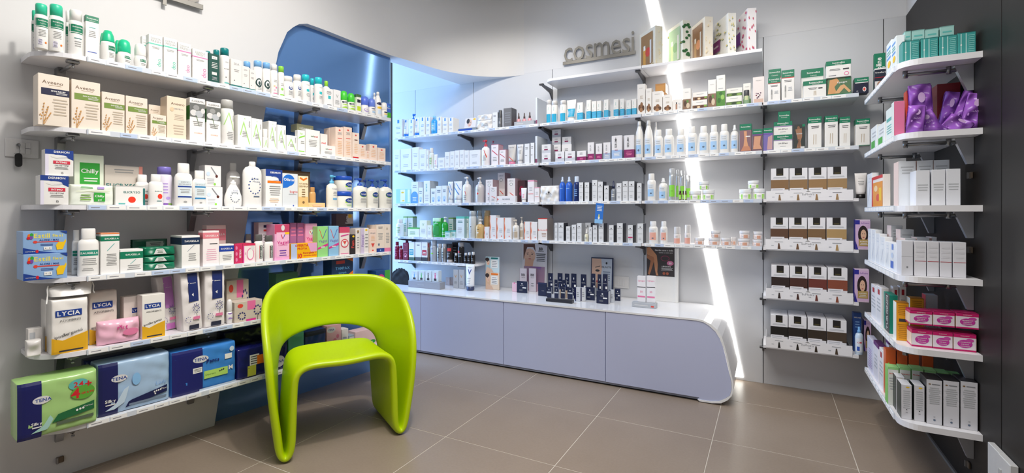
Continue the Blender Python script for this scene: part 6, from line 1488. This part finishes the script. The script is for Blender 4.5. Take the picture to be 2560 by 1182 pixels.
# upright cards and posters standing on the counter or tucked in a shelf edge
def card(name, px0, px1, ytop, d, zb, base, dec, label, cat, th=.004, tilt=0, ry=0):
    s0 = COUNTER.along(px0, d)[0]; s1 = COUNTER.along(px1, d)[0]; Z = COUNTER.hit((px0+px1)/2, d)[2]; h = zed(ytop, Z)-zb; w = s1-s0
    mb = MB(); mb.box(-w/2, w/2, 0, th, 0, h, pm(base), .0008); decals(mb, dec, w, h, lambda x, z: 0.0, th, 'carton'); x, y = COUNTER.at((s0+s1)/2, d)
    o = mb.build(name, None, (x, y, zb)); o.rotation_euler = (tilt, ry, 0); tag(o, label, cat); return o
card('poster', 1304, 1366, 606, .50, CZ, '#d6d3d8', [e(.3, .72, .24, .15, '#dcb29a'), ('p', [(.05, .62), (.04, .96), (.5, .97), (.54, .8), (.44, .9), (.2, .9), (.12, .78)], '#5a3c34'), ('p', [(.12, .66), (.48, .66), (.42, .46), (.1, .46)], '#d3a58c'), e(.22, .75, .035, .008, 'k'), e(.4, .75, .035, .008, 'k'), ('p', [(.17, .775), (.26, .785), (.26, .779), (.17, .769)], 'k'), ('p', [(.36, .785), (.46, .775), (.46, .769), (.36, .779)], 'k'), ('p', [(.3, .75), (.33, .75), (.35, .69), (.28, .69)], '#c99c84'), e(.31, .655, .055, .01, '#b85a5a'), t('*BB', .75, .87, .2, .06, 'k'), t('CREAM', .75, .82, .22, .03, 'k'), l(.55, .6, .95, .78, 5, 'k'), r(.08, .0, .92, .5, '#9c7f98'), l(.3, .44, .8, .5, 2, 'V')], 'tall poster card with woman\'s face and BB cream wording', 'poster', .004, -.05)
card('poster', 1476, 1532, 644, .49, CZ, '#26304e', [r(.04, .02, .94, .97, '#bcc4d0'), ('p', [(.04, .3), (.04, .97), (.46, .97), (.5, .7), (.44, .5), (.48, .35), (.3, .2)], '#dcb49c'), e(.3, .66, .1, .03, 'k'), ('p', [(.2, .75), (.42, .79), (.42, .77), (.2, .73)], 'k'), e(.32, .38, .08, .03, '#c05a60'), e(.7, .86, .04, .03, 'k'), t('RILASTIL', .7, .76, .42, .06, 'k'), l(.54, .4, .88, .66, 5, 'D')], 'navy-edged display card with woman\'s face behind navy cartons', 'poster', .006, -.06)
st = empty('poster_stand', (0, 0, 0)); s0 = COUNTER.along(1617, .49)[0]; s1 = COUNTER.along(1687, .49)[0]; s2 = COUNTER.along(1695, .49)[0]; Zq = COUNTER.hit(1650, .49)[2]; x, y = COUNTER.at(s0, .49)
st.location = (x, y, CZ); tag(st, 'dark poster with bare legs on white stand at counter right', 'poster'); wq = s1-s0; hq = zed(618, Zq)-CZ; lo = zed(690, Zq)-CZ
mb = MB(); mb.box(0, wq, .003, .012, 0, hq, pm('W'), .001); mb.build('backboard', st)
mb = MB(); mb.box(wq, wq+(s2-s1), -.01, .03, 0, hq-.005, pm('W'), .001); mb.build('side_post', st)
mb = MB(); mb.box(0, wq, 0, .0025, lo, hq, pm('#3a3436')); tm_ = MB()
decals(tm_, [t('Gambe *sane* e belle'.replace('*', ''), .62, .9, .7, .06, 'W'), t('come a vent anni', .68, .82, .6, .05, 'w'), ('p', [(0, .98), (.12, 1), (.36, .72), (.4, .4), (.38, .14), (.42, .02), (.34, .02), (.3, .2), (.26, .5), (.2, .66), (0, .74)], '#c08660'), ('p', [(.0, .72), (.24, .66), (.28, .58), (.2, .3), (.14, .12), (.1, .02), (.04, .06), (.1, .3), (.14, .52), (0, .62)], '#a86e4c'), e(.66, .62, .16, .1, '#7a3048'), e(.66, .62, .13, .075, '#3a3436'), e(.84, .46, .12, .08, '#d87aa0'), t('*50', .84, .46, .1, .07, 'W'), t('*LIPOGYN', .7, .34, .4, .05, 'W'), l(.5, .2, .95, .3, 3, 'w'), e(.62, .1, .05, .05, '#a85a40'), e(.74, .1, .05, .05, '#a85a40')], wq, hq-lo, lambda x_, z_: 0.0, .01, 'carton')
mb.add([(p[0]+wq/2, p[1], p[2]+lo) for p in tm_.v], tm_.f, pm('W')); k0 = len(mb.f)-len(tm_.f)
for i, mi in enumerate(tm_.m): mb.m[k0+i] = mb.mi(tm_.mats[mi])
mb.build('poster_sheet', st)
s0 = BACK.along(1486, -.012)[0]; s1 = BACK.along(1506, -.012)[0]; Zq = BACK.hit(1496, -.012)[2]; za, zb_ = zed(558, Zq), zed(508, Zq)
mb = MB(); wq = s1-s0; mb.box(-wq/2, wq/2, 0, .001, 0, zb_-za, pm('#2f74cc')); decals(mb, [l(.15, .6, .85, .9, 4, 'W'), r(0, 0, 1, .2, '#8cc0ec'), e(.5, .28, .12, .08, 'W'), r(.44, .3, .56, .45, 'y')], wq, zb_-za, lambda x_, z_: 0.0, .001, 'carton')
x, y = BACK.at((s0+s1)/2, -.012); o = mb.build('leaflet', None, (x, y, za)); o.rotation_euler = (0, .08, 0); tag(o, 'blue leaflet hanging from the fourth back-wall shelf edge', 'leaflet')
# ----------------------------------------------------------------- wall plates
def plate(name, frame, px0, px1, py0, py1, d, label, nb, cat='socket', base='#d9d7d6'):
    s0 = frame.along(px0, d)[0]; s1 = frame.along(px1, d)[0]; Z = frame.hit((px0+px1)/2, d)[2]; z1, z0 = zed(py0, Z), zed(py1, Z); x, y = frame.at(s0, d); w = s1-s0; h = z1-z0
    rt = empty(name, (x, y, z0), frame.ang); tag(rt, label, cat)
    mb = MB(); mb.box(0, w, -.008, -.0005, 0, h, mat(base, .4), .003); mb.build('cover_plate', rt)
    for k in range(nb):
        u0 = w*(.25+.5*k/nb); u1 = w*(.25+.5*(k+1)/nb)-.001; kb = MB(); kb.box(u0, u1, -.0105, -.008, h*.2, h*.8, mat(base, .3), .0008)
        if k == nb-1 and nb == 3 and frame is LEFT: kb.box(u0, u1, -.0107, -.0104, h*.49, h*.51, pm('k'))
        kb.build('switch_key', rt)
    return rt, w, h
pl, w_, h_ = plate('switch_plate', LEFT, 12, 97, 348, 394, WD, 'pale wall switch plate left of the third shelf', 3, 'switch')
x, y = LEFT.at(LEFT.along(46, WD-.018)[0], WD-.018); Zk = LEFT.hit(46, WD)[2]; kz = zed(363, Zk); kt = zed(418, Zk); kr = empty('key_tag', (x, y, kt), LEFT.ang); tag(kr, 'black oval key tag hanging from the pale switch plate', 'key')
mb = MB(); hh = (kz-kt)*.62; mb.prism([(cos(q*pi/8)*.011, (hh-.011 if q <= 8 else .011)+sin(q*pi/8)*.011) for q in range(17)], pm('K'), 'y', -.004, 0); mb.build('tag_body', kr)
mb = MB(); mb.tube([(0, -.002, hh-.006), (.004, -.003, hh+.01), (0, -.003, kz-kt-.004)], .0012, METAL); mb.tube([(0, .006, kz-kt), (0, -.008, kz-kt)], .006, METAL); mb.build('key', kr)
plate('wall_socket', BACK, 1534, 1573, 691, 720, WALL_B-3.384, 'white wall socket plate behind the navy cartons', 3)
pr = empty('socket_cover', (WALL_R, 0, 0)); tag(pr, 'white hinged double cover low on the dark right wall', 'socket')
def onr(px, py, X=.70): u, v = ray(px); Z = X/u; return (v*Z, zed(py, Z))
(ya, za), (yb, zb1), (yc, zc1) = onr(2469, 1103), onr(2497, 1126), onr(2527, 1156)
mb = MB(); mb.box(-.02, -.0005, yb, ya, za-.115, za, mat('#cfcfce', .4), .002); mb.build('cover_plate', pr)
mb = MB(); mb.box(-.022, -.0005, yc, yb-.001, za-.115, za, mat('#cfcfce', .4), .002); mb.box(-.026, -.021, yb-.03, yb-.012, za-.07, za-.045, mat('#b4b4b2', .4), .001); mb.build('cover_plate', pr)
def clip(px, py, frame, label):
    if frame is LEFT: x, y = LEFT.at(LEFT.along(px, WD)[0], WD); z = zed(py, LEFT.hit(px, WD)[2]); ang = LEFT.ang
    else: q = onr(px, py, WALL_R); x, y, z, ang = WALL_R, q[0], q[1], -pi/2
    mb = MB(); mb.box(-.013, .013, -.009, -.0005, -.013, .013, mat('#6b5f52', .35, metal=.5), .002); mb.box(-.013, -.006, -.014, -.008, -.013, .013, METAL, .001); o = mb.build('wall_clip', None, (x, y, z), ang); tag(o, label, 'clip')
clip(149, 1148, LEFT, 'small brown metal clip on wall below lowest left shelf'); clip(2431, 438, None, 'small metal clip on dark wall right of third shelf')
clip(2431, 625, None, 'small metal clip on dark wall right of fourth shelf'); clip(2425, 1162, None, 'small metal clip low on dark wall near white cover')
# ----------------------------------------------------------------- right wall shelves
D('tealcr', 'carton', 'teal carton with two pale vertical bands', '#3f9c98', [r(.16, .04, .22, .96, '#a8d4d0'), r(.44, .04, .5, .96, '#a8d4d0'), e(.19, .45, .05, .03, 'W'), l(.56, .1, .94, .9, 9, '#7fc4be'), b(.985, 1, '#2c7c78')], dep=.09)
D('tealpl', 'carton', 'pale teal carton in rear row', '#9cc8c2', [l(.1, .7, .9, .9, 2, 't'), b(.985, 1, '#7aaaa4')], dep=.08)
D('ylw', 'carton', 'white blue-lined carton with yellow disc', '#e8f0f4', [r(.1, .8, .9, .86, '#5a9ae0'), r(.1, .5, .9, .56, '#5a9ae0'), l(.1, .6, .9, .75, 2, 't'), e(.6, .34, .3, .1, 'Y'), r(0, 0, .5, .1, 'g')], dep=.08)
D('whn', 'carton', 'narrow white carton at shelf corner', '#eef2f2', [l(.2, .3, .8, .8, 5, 't')], dep=.08)
D('purpb', 'pack', 'purple foil sachet bag', '#9a5cc0', [e(.5, .72, .16, .1, '#d4b0e0'), t('ALIVE', .5, .5, .4, .08, '#c8a0dc'), e(.2, .4, .05, .04, '#b884d4')], dep=.035, amp=6, pw=5, seam=1, rough=.25, name='sachet_bag', cat='bag')
D('redbx', 'carton', 'dark red carton behind purple bags', '#8c2a30', [l(.3, .6, .6, .8, 2, 'w')], dep=.08); D('pinkbx', 'carton', 'pink carton beside purple bags', '#e07a9c', [('side', '#e8eeec', 0, 1)], dep=.05)
D('orng', 'carton', 'red-orange carton edge behind purple bags', '#d84a34', [], dep=.05); D('smw', 'carton', 'small white carton with green mark', '#eaeeec', [r(.1, .1, .7, .4, 'I'), l(.2, .5, .9, .8, 2, 's')], dep=.06)
D('mint', 'carton', 'white carton with mint lettering', '#eaf2ee', [r(.1, .6, .9, .7, 't'), l(.1, .2, .9, .5, 4, 't')], dep=.06)
D('bigw', 'carton', 'plain large white carton', '#e6e8ee', [l(.12, .4, .88, .62, 3, 's')], dep=.09); D('bigwr', 'carton', 'plain white carton in rear row', '#dfe3e8', [('side', '#f0d8d0', 0, 1), l(.12, .7, .88, .9, 3, 's')], dep=.09)
D('orjar', 'carton', 'orange and red carton facing the room', '#f4ece6', [r(0, 0, .12, 1, 'R'), r(.12, .9, 1, 1, 'R'), r(.12, .02, 1, .8, '#ee9a3a'), e(.4, .6, .16, .1, '#f8d8a8'), e(.6, .3, .16, .12, 'r'), r(.7, .2, .9, .6, 'Y')], dep=.06)
D('tealbx', 'carton', 'teal carton behind white cartons', '#4fa8a0', [r(.6, .03, .9, .1, 'w')], dep=.08)
D('redln', 'carton', 'white carton with thin red line', '#e4e4ea', [r(.04, .42, .96, .435, '#c03040'), l(.15, .5, .85, .9, 3, '#dcdce2'), r(0, .425, 1, .43, '#c03040')], dep=.09)
D('logo', 'carton', 'white carton with tiny round logo', '#e0e1e8', [e(.5, .24, .08, .03, 'S'), r(0, .55, 1, .555, 's')], dep=.09)
D('bluel2', 'carton', 'white carton with blue label blocks', '#eef1f6', [r(.1, .1, .6, .35, '#3f6cc8'), r(.3, .75, .6, .95, '#5a84d4'), e(.4, .55, .2, .1, '#c4d4ec')], dep=.06)
D('whsw', 'carton', 'white carton with faint swirls', '#f0f2f4', [l(.3, .7, .8, .9, 2, '#dfe4ea'), ('p', [(.2, .2), (.3, .2), (.7, .6), (.6, .6)], '#dde2ea')], dep=.05)
D('orgb', 'carton', 'yellow-orange carton with fine text', '#e8a41c', [b(.985, 1, '#b87a10'), l(.1, .66, .9, .95, 6, '#b87a10'), r(.2, .5, .8, .58, 'k'), l(.1, .05, .9, .45, 8, '#b87a10'), ('side', '#f0f0ea', 0, 1)], dep=.06)
D('tealbl', 'carton', 'dark teal carton with bold vertical letters', '#118a78', [r(.3, 0, 1, 1, '#22282a'), t('*TURGINCI', .6, .5, .5, .9, 'W', 1)], dep=.1)
D('pnk', 'carton', 'pink-topped carton with pink blot', '#f0e6ee', [b(.8, 1, '#cc1c6c'), b(0, .1, '#cc1c6c'), e(.5, .44, .34, .24, '#c838a0'), e(.72, .66, .18, .1, '#d04ca8'), t('*3 BANDEAUX', .5, .54, .5, .1, 'W'), t('*CHEVEUX', .5, .42, .36, .1, 'W'), t('*ANTI-POUX', .5, .3, .42, .1, 'W'), t('*VU-PREVENTIO', .5, .9, .4, .08, 'W'), ('side', '#f0d8c4', .1, .8), ('top', '#c41c66')], dep=.075)
D('redsq', 'carton', 'white carton with red square', '#f0eef0', [r(.3, .78, .7, .92, '#b02030'), l(.1, .3, .9, .7, 4, 's')], dep=.05); D('gryb', 'carton', 'grey-white carton at back of shelf', '#c9ccd6', [('side', '#c03040', 0, 1)], dep=.06)
D('gprod', 'carton', 'white carton, green lid, orange letters', '#e4e8e2', [('top', '#8cc87a'), b(.95, 1, '#9ad88a'), t('*PROFAKO', .5, .84, .8, .1, 'r'), l(.1, .4, .9, .75, 5, 's'), ('side', '#8cd46a', 0, 1)], dep=.06)
D('tri', 'carton', 'orange carton with green wedge', '#d8602a', [('p', [(0, 0), (1, 0), (.2, .6), (0, .7)], '#4ed03a'), e(.3, .6, .12, .12, '#8ad84a')], dep=.05); D('ppl', 'carton', 'white carton with purple top', '#eeeaf0', [b(.9, 1, '#6a2a7a'), ('top', '#5a2468'), l(.2, .3, .8, .7, 4, 's')], dep=.06)
D('lil', 'carton', 'tall pale lilac carton at the shelf end', '#e2e2f4', [l(.2, .1, .8, .7, 8, 'v')], dep=.05)
D('med_s', 'carton', 'slim white carton with dark edges', '#dcdce2', [('side', '#1f2a26', 0, 1), e(.6, .93, .18, .02, 'Y'), l(.15, .3, .85, .85, 9, 's'), t('CE', .5, .2, .2, .03, 'k'), e(.5, .28, .06, .015, 'k')], dep=.08); D('med_l', 'carton', 'wide white carton with dark edges', '#dcdce2', [('side', '#2a2628', 0, 1), ('top', '#2a2628'), e(.2, .9, .08, .014, 'H'), r(.34, .89, .85, .91, 'S'), l(.12, .45, .88, .84, 9, 's'), e(.5, .1, .08, .02, 'D'), t('CE', .5, .17, .12, .03, 'k')], dep=.10)
def wrow(k, end, wing=''):
    global CARTON, CLIP; CARTON = 'medicine_carton'; CLIP = (.14, 9, .27, .14, .4, .4)[k]
    wing = '\n'.join(q+' dep=.03' for q in wing.strip().splitlines())
    ph = 'on '+WORD[k]+' right-wall shelf'
    if end: row(END, RZ[k], ph, end, .78)
    if wing: row(WING, RZ[k], ph+' edge', wing, .24)
wrow(0, '''
tealcr 2256 2299 102 d=.03 dep=.06
tealcr 2302 2346 95 d=.03 dep=.06
tealcr 2348 2393 89 d=.03 dep=.06
tealcr 2394 2440 81 d=.03 dep=.06
tealpl 2247 2278 79 d=.16
tealpl 2279 2312 75 d=.16
tealpl 2313 2347 72 d=.16
tealpl 2350 2386 65 d=.16
''', '''
ylw 2216 2228 107 d=.01
ylw 2229 2240 97 d=.01
''')
wrow(1, '''
purpb 2266 2310 262 d=.02 ry=5
purpb 2280 2338 208 d=.10 ry=-3
purpb 2312 2362 272 d=.05 ry=-24
purpb 2342 2380 228 d=.145 ry=10
purpb 2366 2412 222 d=.10 ry=20
purpb 2398 2448 232 d=.05 ry=12
purpb 2350 2420 290 d=.015 ry=35
redbx 2342 2402 208 d=.20
pinkbx 2235 2262 253 d=.09
orng 2266 2276 226 d=.19
''', '''
mint 2215 2233 270 d=.01
smw 2177 2192 317 d=.01
smw 2194 2212 310 d=.01
''')
wrow(2, '''
bigw 2289 2325 426 d=.05
bigw 2329 2364 424 d=.05
bigw 2366 2402 422 d=.05
bigwr 2246 2290 403 d=.15
bigwr 2292 2333 401 d=.15
bigwr 2334 2374 400 d=.15
tealbx 2216 2242 421 d=.28
''', '''
whsw 2168 2180 434 d=.01
orjar 2179 2207 440 d=.01
''')
wrow(3, '''
logo 2253 2283 602 d=.04
redln 2286 2316 603 d=.04
redln 2318 2348 604 d=.04
redln 2350 2380 605 d=.04
redln 2383 2416 606 d=.04
bigwr 2258 2290 596 d=.15
bigwr 2292 2324 594 d=.15
bigwr 2330 2342 593 d=.15
bigwr 2223 2248 577 d=.28
bigwr 2251 2285 574 d=.28
bigwr 2196 2222 566 d=.42
bigwr 2226 2256 564 d=.42
''', '''
whsw 2170 2178 572 d=.01
whsw 2179 2188 574 d=.01
whsw 2189 2199 584 d=.01
whsw 2200 2212 592 d=.01
bluel2 2225 2240 607 d=.01
whsw 2213 2224 604 d=.01
''')
wrow(4, '''
pnk 2279 2331 826 d=.04
pnk 2332 2382 831 d=.04
pnk 2384 2441 836 d=.04
orgb 2241 2272 757 d=.125
orgb 2275 2310 746 d=.22
gryb 2314 2345 738 d=.34
redsq 2232 2247 717 d=.46
redsq 2249 2266 716 d=.46
''', '''
redsq 2178 2190 712 d=.01
redsq 2191 2203 716 d=.01
tealbl 2209 2224 733 d=.01
''')
row(END, RZ[4]+.0895, 'stacked on fifth right-wall shelf', '''
pnk 2275 2331 778 d=.04
pnk 2333 2387 781 d=.04
pnk 2390 2448 784 d=.04
''', .78)
wrow(5, '''
med_s 2253 2280 962 d=.045
med_s 2285 2312 964 d=.045
med_s 2240 2262 942 d=.14
med_l 2316 2356 950 d=.035
med_l 2358 2399 953 d=.035
med_l 2401 2445 955 d=.035
gprod 2220 2247 919 d=.2
gprod 2249 2277 920 d=.2
gprod 2279 2309 922 d=.2
gprod 2311 2341 927 d=.2
gprod 2343 2372 932 d=.2
gprod 2374 2405 938 d=.2
tri 2214 2240 874 d=.34
tri 2243 2269 877 d=.34
tri 2272 2298 880 d=.34
tri 2306 2334 884 d=.34
ppl 2216 2236 850 d=.48
''', '''
lil 2168 2183 846 d=.01
ppl 2184 2196 856 d=.01
redsq 2198 2208 872 d=.01
''')
SL = [o for o in bpy.data.objects if o.type == 'MESH']
